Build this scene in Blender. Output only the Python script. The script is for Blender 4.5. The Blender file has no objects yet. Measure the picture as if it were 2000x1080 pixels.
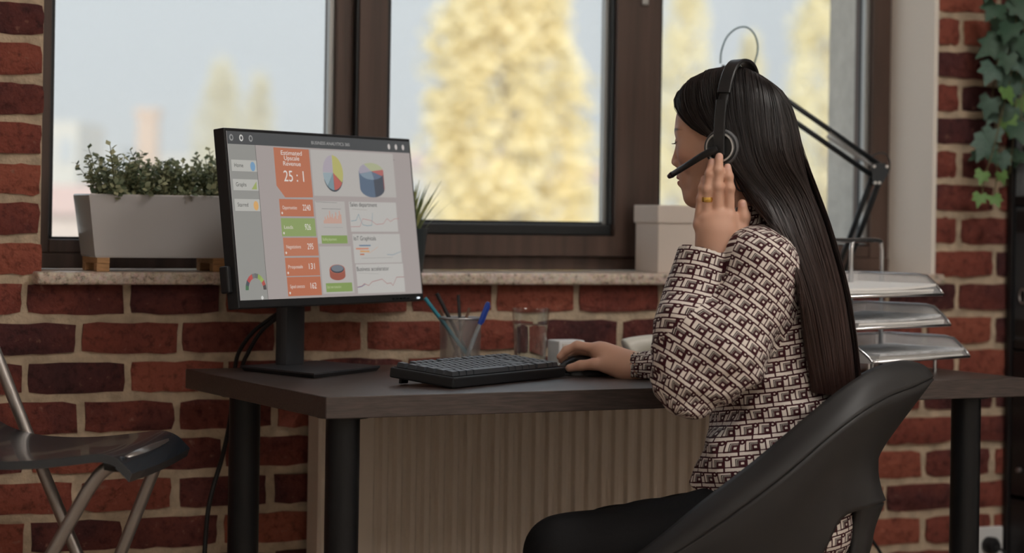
import bpy, bmesh, math, random
import numpy as np
from mathutils import Vector, Matrix

# ---------------------------------------------------------------- camera
F, ROLL, Y0, TH, D0, HC = 4418.5, .01525, 412.7, .4293, 4.8496, 1.057   # focal length etc. for a 2000 x 1080 frame
RV = Vector((math.cos(TH), -math.sin(TH), 0)); DV = Vector((math.sin(TH), math.cos(TH), 0)); ZV = Vector((0, 0, 1))
CAM = -D0 * DV + HC * ZV
scene = bpy.context.scene
C = scene.collection
cam_data = bpy.data.cameras.new('camera'); cam = bpy.data.objects.new('camera', cam_data); C.objects.link(cam)
cam_data.sensor_width = 36; cam_data.lens = F / 2000 * 36
cam_data.shift_y = -(540 - Y0) / 2000
cam_data.clip_start = .1; cam_data.clip_end = 2000
rot = Matrix((RV, ZV, -DV)).transposed() @ Matrix.Rotation(ROLL, 3, 'Z')
cam.matrix_world = Matrix.Translation(CAM) @ rot.to_4x4()
cam_data.dof.use_dof = True; cam_data.dof.focus_distance = 4.1; cam_data.dof.aperture_fstop = 2.8
scene.camera = cam
vs = scene.view_settings
vs.view_transform = 'Standard'; vs.look = 'None'; vs.gamma = 1; vs.use_curve_mapping = False; vs.exposure = 0.0

# ---------------------------------------------------------------- sky
w = bpy.data.worlds.new('sky'); scene.world = w; w.use_nodes = True
nt = w.node_tree; nt.nodes.clear()
tc = nt.nodes.new('ShaderNodeTexCoord'); sp = nt.nodes.new('ShaderNodeSeparateXYZ')
rp = nt.nodes.new('ShaderNodeValToRGB'); bg = nt.nodes.new('ShaderNodeBackground'); wo = nt.nodes.new('ShaderNodeOutputWorld')
e = rp.color_ramp.elements
e[0].position = 0.0; e[0].color = (.70, .66, .60, 1); e[1].position = .6; e[1].color = (.54, .61, .70, 1)
for pos, col in ((.015, (.72, .70, .66)), (.05, (.66, .69, .71)), (.11, (.62, .67, .72))):
    x = rp.color_ramp.elements.new(pos); x.color = (*col, 1)
nt.links.new(tc.outputs['Generated'], sp.inputs[0]); nt.links.new(sp.outputs['Z'], rp.inputs[0])
nt.links.new(rp.outputs[0], bg.inputs[0]); bg.inputs[1].default_value = 1.55
nt.links.new(bg.outputs[0], wo.inputs[0])

# ---------------------------------------------------------------- sun (hazy autumn sun behind the building, lights the trees)
sd = bpy.data.lights.new('sun', 'SUN'); sd.energy = 4.6; sd.angle = .05; sd.color = (1, .93, .82)
so = bpy.data.objects.new('sun', sd); C.objects.link(so)
so.rotation_euler = Vector((.35, 1.0, -.62)).to_track_quat('-Z', 'Y').to_euler()

# ---------------------------------------------------------------- helpers
FILL_STR = 20.5; HAZE = .0065
FILL_PANELS = [(.6, -1.9, 'above the chair'), (-1.6, -3.9, 'over the camera'), (.6, -3.9, 'in the middle of the room'), (-1.6, -5.6, 'at the rear left'), (.6, -5.6, 'at the rear right')]  # positions of the added fill panels, all out of view
rnd = random.Random(7)
def PD(px, py, d):
    a = px - 1000; b = py - Y0
    x = a * math.cos(ROLL) + b * math.sin(ROLL); y = -a * math.sin(ROLL) + b * math.cos(ROLL)
    return CAM + (DV + RV * (x / F) - ZV * (y / F)) * d
def PY(px, py, m):
    r = PD(px, py, 1) - CAM; return CAM + r * ((m - CAM.y) / r.y)
def PZ(px, py, z):
    r = PD(px, py, 1) - CAM; return CAM + r * ((z - CAM.z) / r.z)

MATS = {}
def mat(name, col, rough=.6, metal=0., spec=.5, noise=0., nscale=20., bump=0., bscale=60., trans=0., coat=0., emit=None, estr=0., stretch=None, col2=None, ior=1.45, sheen=0., aniso=0.):
    if name in MATS: return MATS[name]
    m = bpy.data.materials.new(name); m.use_nodes = True
    t = m.node_tree; b = t.nodes['Principled BSDF']
    b.inputs['Base Color'].default_value = (*col, 1); b.inputs['Roughness'].default_value = rough
    b.inputs['Metallic'].default_value = metal; b.inputs['Specular IOR Level'].default_value = spec
    b.inputs['IOR'].default_value = ior
    if trans: b.inputs['Transmission Weight'].default_value = trans
    if coat: b.inputs['Coat Weight'].default_value = coat
    if sheen: b.inputs['Sheen Weight'].default_value = sheen
    if emit: b.inputs['Emission Color'].default_value = (*emit, 1); b.inputs['Emission Strength'].default_value = estr
    if noise or bump:
        c = t.nodes.new('ShaderNodeTexCoord'); mp = t.nodes.new('ShaderNodeMapping')
        t.links.new(c.outputs['Object'], mp.inputs[0])
        if stretch: mp.inputs['Scale'].default_value = stretch
        if noise:
            n = t.nodes.new('ShaderNodeTexNoise'); n.inputs['Scale'].default_value = nscale; n.inputs['Detail'].default_value = 6
            t.links.new(mp.outputs[0], n.inputs[0])
            r = t.nodes.new('ShaderNodeValToRGB'); a, bb = r.color_ramp.elements
            a.position = .3; bb.position = .7
            c2 = col2 or tuple(v * (1 - noise) for v in col)
            a.color = (*c2, 1); bb.color = (*[min(1, v * (1 + noise * .5)) for v in col], 1)
            t.links.new(n.outputs[0], r.inputs[0]); t.links.new(r.outputs[0], b.inputs['Base Color'])
        if bump:
            n = t.nodes.new('ShaderNodeTexNoise'); n.inputs['Scale'].default_value = bscale; n.inputs['Detail'].default_value = 8
            t.links.new(mp.outputs[0], n.inputs[0])
            k = t.nodes.new('ShaderNodeBump'); k.inputs['Strength'].default_value = bump; k.inputs['Distance'].default_value = .004
            t.links.new(n.outputs[0], k.inputs['Height']); t.links.new(k.outputs[0], b.inputs['Normal'])
    MATS[name] = m
    return m

class MB:
    """collects shapes into one mesh"""
    def __init__(s): s.v = []; s.f = []
    def add(s, v, f):
        o = len(s.v); s.v += [Vector(p) for p in v]; s.f += [tuple(i + o for i in q) for q in f]; return s
    def box(s, c, size, rz=0., bev=0., M=None, seg=2):
        bm = bmesh.new(); bmesh.ops.create_cube(bm, size=1)
        for v in bm.verts: v.co = Vector((v.co.x * size[0], v.co.y * size[1], v.co.z * size[2]))
        if bev: bmesh.ops.bevel(bm, geom=bm.edges[:], offset=bev, segments=seg, profile=.5, affect='EDGES')
        T = Matrix.Translation(c) @ Matrix.Rotation(rz, 4, 'Z')
        if M is not None: T = M @ T
        s.bm(bm, T); return s
    def bm(s, bm, T=None):
        bm.verts.index_update()
        s.add([(T @ v.co) if T is not None else v.co.copy() for v in bm.verts], [[v.index for v in f.verts] for f in bm.faces]); bm.free(); return s
    def tube(s, pts, r, n=10, caps=True, M=None):
        pts = [Vector(p) for p in pts]; rr = r if hasattr(r, '__len__') else [r] * len(pts)
        up = None; rings = []; vs = []
        for i, p in enumerate(pts):
            t = (pts[min(i + 1, len(pts) - 1)] - pts[max(i - 1, 0)]).normalized()
            if up is None: up = t.orthogonal().normalized()
            else: up = (up - t * up.dot(t)).normalized()
            sd = t.cross(up)
            vs += [p + (up * math.cos(2 * math.pi * k / n) + sd * math.sin(2 * math.pi * k / n)) * rr[i] for k in range(n)]
        fs = []
        for i in range(len(pts) - 1):
            for k in range(n):
                a = i * n + k; b = i * n + (k + 1) % n
                fs.append((a, b, b + n, a + n))
        if caps: fs.append(tuple(range(n))[::-1]); fs.append(tuple(range((len(pts) - 1) * n, len(pts) * n)))
        if M is not None: vs = [M @ v for v in vs]
        return s.add(vs, fs)
    def lathe(s, prof, c=(0, 0, 0), n=32, M=None, closed=False):
        c = Vector(c); vs = []; fs = []; L = len(prof)
        for (r, z) in prof:
            for k in range(n):
                a = 2 * math.pi * k / n; v = c + Vector((r * math.cos(a), r * math.sin(a), z)); vs.append(M @ v if M is not None else v)
        for i in range(L - 1 + (1 if closed else 0)):
            j = (i + 1) % L
            for k in range(n):
                fs.append((i * n + k, i * n + (k + 1) % n, j * n + (k + 1) % n, j * n + k))
        return s.add(vs, fs)
    def grid(s, rows, close_u=False, flip=False):
        """rows: list of equally long point lists"""
        n = len(rows[0]); vs = [p for r in rows for p in r]; fs = []
        for i in range(len(rows) - 1):
            for k in range(n if close_u else n - 1):
                a = i * n + k; b = i * n + (k + 1) % n
                q = (a, b, b + n, a + n); fs.append(q[::-1] if flip else q)
        return s.add(vs, fs)
    def prism(s, poly, h, M=None):
        """poly in xy extruded from z=0 to h"""
        n = len(poly); vs = [Vector((x, y, 0)) for x, y in poly] + [Vector((x, y, h)) for x, y in poly]
        fs = [tuple(range(n))[::-1], tuple(range(n, 2 * n))] + [(k, (k + 1) % n, (k + 1) % n + n, k + n) for k in range(n)]
        if M is not None: vs = [M @ v for v in vs]
        return s.add(vs, fs)
    def mesh(s, name, smooth=0, inv=None):
        me = bpy.data.meshes.new(name)
        me.from_pydata([tuple(inv @ v) if inv is not None else tuple(v) for v in s.v], [], s.f)
        if smooth:
            me.polygons.foreach_set('use_smooth', [True] * len(me.polygons))
            me.update()
            if smooth != 1: me.set_sharp_from_angle(angle=math.radians(smooth))
        me.update(); return me
    def build(s, name, m, parent=None, smooth=0, **kw):
        """points are world points; a parent made by thing() gets them in its own frame"""
        inv = INV.get(parent.name) if parent is not None else None
        me = s.mesh(name, smooth, inv)
        return obj(name, me, m, parent, **kw)
INV = {}
def obj(name, me, m, parent=None, label=None, cat=None, group=None, kind=None):
    if m is not None and not len(me.materials): me.materials.append(m)
    o = bpy.data.objects.new(name, me); C.objects.link(o)
    if parent is not None:
        o.parent = parent
        if parent.name in INV: INV[o.name] = INV[parent.name]
    tag(o, label, cat, group, kind); return o
def tag(o, label=None, cat=None, group=None, kind=None):
    if label: o['label'] = label
    if cat: o['category'] = cat
    if group: o['group'] = group
    if kind: o['kind'] = kind
    return o
def thing(name, label, cat, loc=(0, 0, 0), rz=0., group=None, kind=None):
    o = bpy.data.objects.new(name, None); C.objects.link(o); o.empty_display_size = .05
    o.location = loc; o.rotation_euler = (0, 0, rz)
    INV[o.name] = (Matrix.Translation(loc) @ Matrix.Rotation(rz, 4, 'Z')).inverted()
    return tag(o, label, cat, group, kind)
def catmull(P, n):
    """resample a list of Vectors smoothly to n points"""
    P = [Vector(p) for p in P]; m = len(P) - 1; out = []
    for i in range(n):
        t = i / (n - 1) * m; k = min(int(t), m - 1); u = t - k
        p1, p2 = P[k], P[k + 1]; p0 = P[k - 1] if k > 0 else p1 * 2 - p2; p3 = P[k + 2] if k + 2 <= m else p2 * 2 - p1
        out.append(.5 * (2 * p1 + (p2 - p0) * u + (2 * p0 - 5 * p1 + 4 * p2 - p3) * u * u + (3 * p1 - p0 - 3 * p2 + p3) * u ** 3))
    return out

# ---------------------------------------------------------------- room shell
WL, WR = -1.012, 1.085            # window opening
ROOM = (-3.6, 1.66, -6.6, 2.95)    # x0, x1, y0, height
x0, x1, yb, hz = ROOM
m_plaster = mat('painted plaster', (.76, .73, .69), .85, bump=.15, bscale=200)
m_floor = mat('light oak laminate floor', (.36, .28, .215), .45, noise=.3, nscale=6, stretch=(1, 8, 1))
MB().box(((x0 + x1) / 2, yb / 2 + .2, -.05), (x1 - x0 + .4, -yb + .8, .1)).build('floor', m_floor, kind='structure')
MB().box(((x0 + x1) / 2, yb / 2 + .2, hz + .1), (x1 - x0 + .4, -yb + .8, .2)).build('ceiling', m_plaster, kind='structure')
MB().box((x0 - .1, yb / 2 + .2, hz / 2), (.2, -yb + .8, hz)).build('wall_left', m_plaster, kind='structure')
MB().box((x1 + .1, yb / 2 + .2, hz / 2), (.2, -yb + .8, hz)).build('wall_right', m_plaster, kind='structure')
MB().box(((x0 + x1) / 2, yb - .1, hz / 2), (x1 - x0, .2, hz)).build('wall_rear', m_plaster, kind='structure')
# brick wall: mortar bed with the window opening
m_mortar = mat('sandy mortar', (.56, .44, .315), .95, noise=.28, nscale=35, bump=.9, bscale=140)
SZ = .900                          # underside of the sill
mb = MB()
mb.box(((x0 + x1) / 2, .16, SZ / 2), (x1 - x0, .302, SZ))
mb.box(((x0 + WL) / 2, .16, (SZ + 2.3) / 2), (WL - x0, .302, 2.3 - SZ))
mb.box(((x1 + WR + .004) / 2, .16, (SZ + 2.3) / 2), (x1 - WR - .004, .302, 2.3 - SZ))
mb.box(((x0 + x1) / 2, .16, (2.3 + hz) / 2), (x1 - x0, .302, hz - 2.3))
wall = mb.build('wall_back', m_mortar, kind='structure')

def brick_material():
    m = bpy.data.materials.new('old red brick'); m.use_nodes = True; t = m.node_tree; b = t.nodes['Principled BSDF']
    N = t.nodes.new; L = t.links.new
    oi = N('ShaderNodeObjectInfo'); c = N('ShaderNodeTexCoord'); ge = N('ShaderNodeNewGeometry')
    ramp = N('ShaderNodeValToRGB'); el = ramp.color_ramp.elements
    el[0].position = 0; el[0].color = (.060, .020, .021, 1); el[1].position = 1; el[1].color = (.34, .096, .060, 1)
    for p, col in ((.22, (.092, .026, .026)), (.45, (.18, .046, .035)), (.7, (.26, .066, .045))):
        q = el.new(p); q.color = (*col, 1)
    n1 = N('ShaderNodeTexNoise'); n1.inputs['Scale'].default_value = 9; n1.inputs['Detail'].default_value = 5
    L(ge.outputs['Position'], n1.inputs[0])
    ad = N('ShaderNodeMath'); ad.operation = 'MULTIPLY_ADD'; ad.inputs[1].default_value = .95; L(n1.outputs[0], ad.inputs[0])
    sb = N('ShaderNodeMath'); sb.operation = 'SUBTRACT'; L(oi.outputs['Random'], sb.inputs[0]); sb.inputs[1].default_value = .35
    L(sb.outputs[0], ad.inputs[2]); L(ad.outputs[0], ramp.inputs[0])
    n2 = N('ShaderNodeTexNoise'); n2.inputs['Scale'].default_value = 55; n2.inputs['Detail'].default_value = 8; n2.inputs['Roughness'].default_value = .65
    L(ge.outputs['Position'], n2.inputs[0])
    # pale mortar smears and dark pits
    r2 = N('ShaderNodeValToRGB'); r2.color_ramp.elements[0].position = .61; r2.color_ramp.elements[1].position = .76
    L(n2.outputs[0], r2.inputs[0])
    mx = N('ShaderNodeMix'); mx.data_type = 'RGBA'; L(r2.outputs[0], mx.inputs[0])
    L(ramp.outputs[0], mx.inputs[6]); mx.inputs[7].default_value = (.33, .17, .12, 1)
    r3 = N('ShaderNodeValToRGB'); r3.color_ramp.elements[0].position = .33; r3.color_ramp.elements[1].position = .50
    r3.color_ramp.elements[0].color = (.35, .3, .3, 1); L(n2.outputs[0], r3.inputs[0])
    mu = N('ShaderNodeMix'); mu.data_type = 'RGBA'; mu.blend_type = 'MULTIPLY'; mu.inputs[0].default_value = .8
    L(mx.outputs[2], mu.inputs[6]); L(r3.outputs[0], mu.inputs[7]); L(mu.outputs[2], b.inputs['Base Color'])
    b.inputs['Roughness'].default_value = .72; b.inputs['Specular IOR Level'].default_value = .35
    n3 = N('ShaderNodeTexNoise'); n3.inputs['Scale'].default_value = 38; n3.inputs['Detail'].default_value = 9; n3.inputs['Roughness'].default_value = .6
    L(ge.outputs['Position'], n3.inputs[0])
    bu = N('ShaderNodeBump'); bu.inputs['Strength'].default_value = 1.0; bu.inputs['Distance'].default_value = .014
    L(n3.outputs[0], bu.inputs['Height']); L(bu.outputs[0], b.inputs['Normal'])
    return m
m_brick = brick_material()
def brick_mesh(L, h, seed):
    r = random.Random(seed); J = lambda a: r.uniform(-a, a)
    nx, nz = 7, 4; V = []; F_ = []
    xs = [-L / 2 + L * i / (nx - 1) for i in range(nx)]; zs = [-h / 2 + h * k / (nz - 1) for k in range(nz)]
    tilt = J(.012); bow = [J(.0022) for _ in range(nx)]; bow2 = [J(.0022) for _ in range(nx)]
    for k in range(nz):
        for i in range(nx):
            edge = i in (0, nx - 1); ez = k in (0, nz - 1)
            x = xs[i] * (1 - (.012 if edge and ez else 0)) + (J(.0022) if edge else J(.006))
            z = zs[k] + tilt * xs[i] + (bow[i] if k == 0 else bow2[i] if k == nz - 1 else J(.003)) + (0.003 if (edge and k == 0) else -.003 if (edge and ez) else 0)
            y = J(.0018) + (.0045 if edge or ez else 0)
            V.append((x, y, z))
    base = len(V)
    ring = [(i, 0) for i in range(nx)] + [(nx - 1, k) for k in range(1, nz)] + [(i, nz - 1) for i in range(nx - 2, -1, -1)] + [(0, k) for k in range(nz - 2, 0, -1)]
    idx = [k * nx + i for i, k in ring]
    for q in idx: x, y, z = V[q]; V.append((x * 1.004, .022, z * 1.02))
    for k in range(nz - 1):
        for i in range(nx - 1): a = k * nx + i; F_.append((a, a + 1, a + 1 + nx, a + nx))
    n = len(idx)
    for q in range(n): F_.append((idx[(q + 1) % n], idx[q], base + q, base + (q + 1) % n))
    me = bpy.data.meshes.new('brick'); me.from_pydata(V, [], F_); me.polygons.foreach_set('use_smooth', [True] * len(me.polygons))
    me.set_sharp_from_angle(angle=math.radians(50)); me.update(); me.materials.append(m_brick); return me
CO = .0781; ZT0 = .9014; BH = .0605; JT = .0155
brick_cache = {}
def brick_data(L):
    key = round(L / .012); c = brick_cache.setdefault(key, [])
    if len(c) < (7 if L > .15 else 3): c.append(brick_mesh(key * .012, BH, key * 31 + len(c))); return c[-1]
    return rnd.choice(c)
far = MB()
def lay(a, b, ztop):
    L = b - a - JT
    if L < .02: return
    zc = ztop - BH / 2; xc = (a + b) / 2
    if -1.42 < xc < 1.62 and ztop < 2.05:
        o = bpy.data.objects.new('brick', brick_data(L)); C.objects.link(o); o.parent = wall
        o.location = (xc, rnd.uniform(-.0025, .003), zc); o.rotation_euler = (0, rnd.uniform(-.006, .006), 0)
    else: far.box((xc, .01, zc), (L, .022, BH))
for k in range(-26, 12):
    zt = ZT0 - CO * k
    if zt > hz: continue
    ph = -.036 if k % 2 == 0 else -.131
    js = [ph + .2 * n + rnd.uniform(-.007, .007) for n in range(-30, 30)]
    if zt > 2.3 + .08 or k >= 0:
        segs = [(x0, x1)]
    else:
        segs = [(x0, WL + JT / 2 - .001), (WR + .0045, x1)]
    for (s0, s1) in segs:
        if s0 > 1:      # right pier: long / header bond at the corner
            inner = [q for q in js if q > s0 + .03]
            first = s0 + (.075 if k % 2 == 0 else .178) 
            inner = [first] + [q for q in inner if q > first + .1]
            cut = [s0 - JT / 2 + .003] + inner + [s1]
        elif s1 < 1:
            inner = [q for q in js if q < s1 - .09]; cut = [s0] + inner + [s1]
        else: cut = [s0] + [q for q in js if s0 + .02 < q < s1 - .02] + [s1]
        cut = sorted(c for c in cut if s0 - .02 <= c <= s1)
        for a, b in zip(cut, cut[1:]): lay(a, b, zt)
far.build('distant_bricks', m_brick, wall, kind='stuff')
# plastered reveals
m_reveal = mat('cream painted plaster reveal', (.86, .79, .71), .8, bump=.2, bscale=120)
MB().box((WR + .002, .093, 1.61), (.012, .190, 1.38), bev=.002).build('trim_1', m_reveal, kind='structure')
MB().box((WL - .006, .115, 1.61), (.010, .138, 1.38), bev=.002).build('trim_2', m_reveal, kind='structure')
MB().box(((WL + WR) / 2, .094, 2.3), (WR - WL, .186, .012)).build('trim_3', m_reveal, kind='structure')
# outer (facade side) reveals of rough grey render
m_render = mat('grey facade render', (.62, .59, .54), .9, noise=.15, nscale=25, bump=.6, bscale=90)
MB().box((1.098, .345, 1.61), (.072, .16, 1.5), bev=.004).build('trim_4', m_render, kind='structure')
MB().box((WL - .03, .353, 1.61), (.06, .17, 1.5), bev=.004).build('trim_5', m_render, kind='structure')
MB().box(((WL + WR) / 2, .40, .945), (WR - WL, .26, .03), bev=.004).build('trim_6', m_render, kind='structure')

# granite sill
def granite():
    m = bpy.data.materials.new('pinkish beige granite'); m.use_nodes = True; t = m.node_tree; b = t.nodes['Principled BSDF']; N = t.nodes.new; L = t.links.new
    ge = N('ShaderNodeNewGeometry'); n = N('ShaderNodeTexNoise'); n.inputs['Scale'].default_value = 75; n.inputs['Detail'].default_value = 5; n.inputs['Roughness'].default_value = .7
    v = N('ShaderNodeTexVoronoi'); v.inputs['Scale'].default_value = 130
    L(ge.outputs['Position'], n.inputs[0]); L(ge.outputs['Position'], v.inputs[0])
    r = N('ShaderNodeValToRGB'); e = r.color_ramp.elements; e[0].position = .33; e[0].color = (.10, .08, .07, 1); e[1].position = .60; e[1].color = (.70, .60, .51, 1)
    q = e.new(.42); q.color = (.46, .36, .28, 1); q = e.new(.50); q.color = (.62, .50, .41, 1)
    L(n.outputs[0], r.inputs[0]); mx = N('ShaderNodeMix'); mx.data_type = 'RGBA'; mx.blend_type = 'MULTIPLY'; mx.inputs[0].default_value = .12
    L(r.outputs[0], mx.inputs[6]); L(v.outputs['Color'], mx.inputs[7]); L(mx.outputs[2], b.inputs['Base Color']); b.inputs['Roughness'].default_value = .3
    return m
m_granite = granite()
sill = MB().box(((WL + WR) / 2 - .002, .075, .913), (WR - WL + .026, .225, .025), bev=.005, seg=3)
sill.build('trim_7', m_granite, kind='structure', smooth=40, label='pink-beige speckled granite window sill')

# ---------------------------------------------------------------- window
m_frame = mat('dark brown woodgrain frame', (.092, .056, .043), .42, noise=.45, nscale=30, stretch=(1, 1, .06), bump=.1, bscale=40)
m_gasket = mat('black rubber gasket', (.012, .014, .016), .5)
m_bead = mat('grey metal spacer bar', (.42, .42, .41), .35, metal=.7)
def glass_mat():
    m = bpy.data.materials.new('window glass'); m.use_nodes = True; t = m.node_tree; t.nodes.clear(); N = t.nodes.new
    o = N('ShaderNodeOutputMaterial'); mx = N('ShaderNodeMixShader'); tr = N('ShaderNodeBsdfTransparent'); gl = N('ShaderNodeBsdfGlossy'); fr = N('ShaderNodeMath'); lw = N('ShaderNodeLayerWeight'); lw.inputs[0].default_value = .12
    fr.operation = 'MULTIPLY'; fr.inputs[1].default_value = .8; t.links.new(lw.outputs['Facing'], fr.inputs[0]); gl.inputs['Roughness'].default_value = .02; tr.inputs[0].default_value = (.96, .98, .98, 1)
    t.links.new(fr.outputs[0], mx.inputs[0]); t.links.new(tr.outputs[0], mx.inputs[1]); t.links.new(gl.outputs[0], mx.inputs[2]); t.links.new(mx.outputs[0], o.inputs[0])
    return m
m_glass = glass_mat()
win = thing('window_1', None, None, (0, .2, .93), kind='structure')
WB, WT = .926, 2.294
def bar(name, a, b, c, d, e_, f_, m=m_frame, bev=.003, par=win):   # x0,x1,y0,y1,z0,z1
    return MB().box(((a + b) / 2, (c + d) / 2, (e_ + f_) / 2), (b - a, d - c, f_ - e_), bev=bev).build(name, m, par)
bar('outer_frame', WL, 1.084, .175, .255, WB, .958)
bar('outer_frame', WL, 1.084, .175, .255, WT - .05, WT)
bar('outer_frame', WL, WL + .055, .175, .255, .958, WT - .05)
bar('outer_frame', 1.028, 1.080, .175, .255, .958, WT - .05)
bar('mullion', -.340, -.300, .175, .255, .958, WT - .05)
bar('mullion', .40, .452, .178, .255, .958, WT - .05)
# lower rails of the fixed lights
for a, b in ((WL + .055, -.340), (.452, 1.028)): bar('bottom_rail', a, b, .178, .25, .958, .986)
# glazing beads and spacer bars of the fixed lights
for a, b in ((WL + .055, -.340), (.452, 1.028)):
    bar('gasket', a, b, .196, .214, .986, .991, m_gasket, 0); bar('glazing_bead', b - .012, b, .19, .206, .991, WT - .05, m_bead, .001)
    bar('glazing_bead', a, a + .010, .19, .206, .991, WT - .05, m_gasket, .001)
    bar('gasket', b - .003, b, .205, .23, .991, WT - .05, m_gasket, 0)
    p = bar('pane', a, b, .214, .218, .986, WT - .05, m_glass, 0)
# opening sash in the middle
S0, S1, SB, ST = -.296, .420, .959, WT - .045
SI0, SI1, SIB = -.231, .327, 1.004
def mitre(x0_, x1_, z0_, z1_, corner):   # one mitred sash member as a prism in the xz plane
    poly = corner; mb = MB(); n = len(poly)
    vs = [Vector((x, .153, z)) for x, z in poly] + [Vector((x, .215, z)) for x, z in poly]
    mb.add(vs, [tuple(range(n)), tuple(range(n, 2 * n))[::-1]] + [(k + n, (k + 1) % n + n, (k + 1) % n, k) for k in range(n)])
    return mb
STI = ST - .06
sash = mitre(0, 0, 0, 0, [(S0, SB), (S1, SB), (SI1, SIB), (SI0, SIB)]).build('sash', m_frame, win)
for poly in ([(S0, ST), (SI0, STI), (SI1, STI), (S1, ST)], [(S0, SB), (SI0, SIB), (SI0, STI), (S0, ST)], [(S1, SB), (S1, ST), (SI1, STI), (SI1, SIB)]):
    mitre(0, 0, 0, 0, poly).build('sash_rail', m_frame, sash)
bar('gasket', SI0, SI1, .170, .212, SIB, 1.030, m_gasket, .004)
bar('gasket', SI0, SI0 + .02, .185, .212, 1.03, STI, m_gasket, .002)
bar('gasket', SI1 - .006, SI1, .165, .212, 1.03, STI, m_gasket, .002)
bar('glazing_bead', SI1 - .016, SI1 - .006, .185, .205, 1.030, STI, m_bead, .001)
bar('glazing_bead', SI0 + .02, SI1 - .016, .19, .205, 1.030, 1.036, m_gasket, .001)
bar('pane', SI0, SI1, .205, .209, 1.028, STI, m_glass, 0)
bar('gasket', -.302, -.297, .156, .20, SB, ST, m_gasket, 0)
hd = bar('window_handle', .36, .385, .12, .153, 1.60, 1.66, m_bead, .004); 
bar('hinge', .385, .402, .145, .156, 1.53, 1.56, m_bead, .003)

# ---------------------------------------------------------------- outdoors
m_ground = mat('distant town ground', (.56, .52, .46), .9, noise=.3, nscale=.05)
MB().box((150, 420, -9.5), (1400, 830, 1)).build('ground', m_ground, kind='structure')
def leafy(name, c):
    m = bpy.data.materials.new(name); m.use_nodes = True; t = m.node_tree; t.nodes.clear(); N = t.nodes.new
    o = N('ShaderNodeOutputMaterial'); d = N('ShaderNodeBsdfDiffuse'); l = N('ShaderNodeBsdfTranslucent'); x = N('ShaderNodeMixShader'); x.inputs[0].default_value = .58
    d.inputs[0].default_value = (*c, 1); l.inputs[0].default_value = (*c, 1); t.links.new(d.outputs[0], x.inputs[1]); t.links.new(l.outputs[0], x.inputs[2]); t.links.new(x.outputs[0], o.inputs[0]); return m
m_leafA = leafy('hazed yellow poplar leaves', (.95, .875, .63))  # leaf colours here and below are paled to stand for haze
m_leafB = leafy('hazed pale yellow leaves', (.95, .90, .71))
m_leafC = leafy('hazed olive gold leaves', (.90, .86, .72))
m_bark = mat('grey tree bark', (.62, .54, .40), .9, noise=.3, nscale=8)
def out_tree(px, dist, half, top_px, label, leafm, seed, base=.35, n=9000, name='poplar_tree', shape=1.0):
    r = random.Random(seed); s = F / dist
    b = PD(px, 420, dist); top = CAM.z + (Y0 - top_px) / s; hw = half / s
    t = thing(name, label, 'tree', (b.x, b.y, -9), group='trees outside the window')
    h = top + 9; mb = MB().tube([(b.x, b.y, -9), (b.x + .05, b.y, -9 + h * .5), (b.x, b.y, top - .3)], [.3, .18, .04], 8)
    for i in range(26):
        z = -9 + h * (.25 + .7 * i / 26); a = i * 2.4; q = hw * .8 * max(.1, 1 - abs((z + 9) / h - .5) * 1.2)
        mb.tube([(b.x, b.y, z), (b.x + q * math.cos(a), b.y + q * math.sin(a), z + q * 1.5)], [.06, .015], 5)
    mb.build('trunk', m_bark, t)
    mb = MB(); clumps = []
    for i in range(260):
        f = base + (1 - base) * r.random() ** .8; a = r.random() * 6.283
        prof = min(1, (f - base) * 6 + .35) * (1 - max(0, (f - .72) / .28) ** 2 * .85) * shape
        q = hw * prof * (.25 + .75 * math.sqrt(r.random())); clumps.append((Vector((b.x + q * math.cos(a), b.y + q * math.sin(a), -9 + h * f)), hw * r.uniform(.22, .40)))
    L = max(.07, hw * .075)
    for i in range(n):
        c, rad = r.choice(clumps); d = Vector((r.gauss(0, 1), r.gauss(0, 1), r.gauss(0, 1))).normalized() * rad * r.random() ** .5; d.z *= 1.7
        p = c + d; u = Vector((r.gauss(0, 1), r.gauss(0, 1), r.gauss(0, 1))).normalized(); v = u.orthogonal().normalized(); k = L * r.uniform(.7, 1.5)
        mb.add([p - u * k, p + v * k * .6, p + u * k, p - v * k * .6], [(0, 1, 2, 3)])
    mb.build('crown', leafm, t)
out_tree(985, 42, 150, -190, 'tall yellow autumn poplar filling the middle pane', m_leafA, 1, n=16000)
out_tree(1335, 55, 62, -60, 'slim pale poplar just right of the dark window post', m_leafB, 2)
out_tree(1612, 48, 88, -120, 'broad pale yellow poplar behind the desk lamp arm', m_leafB, 3, n=10000)
out_tree(428, 85, 58, 142, 'dull gold tree, left of the pair seen over the monitor', m_leafC, 4, name='distant_tree')
out_tree(503, 90, 44, 158, 'smaller dull gold tree, right of the pair seen over the monitor', m_leafC, 5, name='distant_tree')
out_tree(1462, 75, 45, 70, 'faint small tree framed by the lamp cable loop', m_leafB, 6, name='distant_tree')
m_roof = mat('red roof tiles', (.80, .52, .44), .8); m_dwin = mat('hazed distant window panes', (.62, .64, .66), .4)  # pane grey is lightened to carry distance haze
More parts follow.
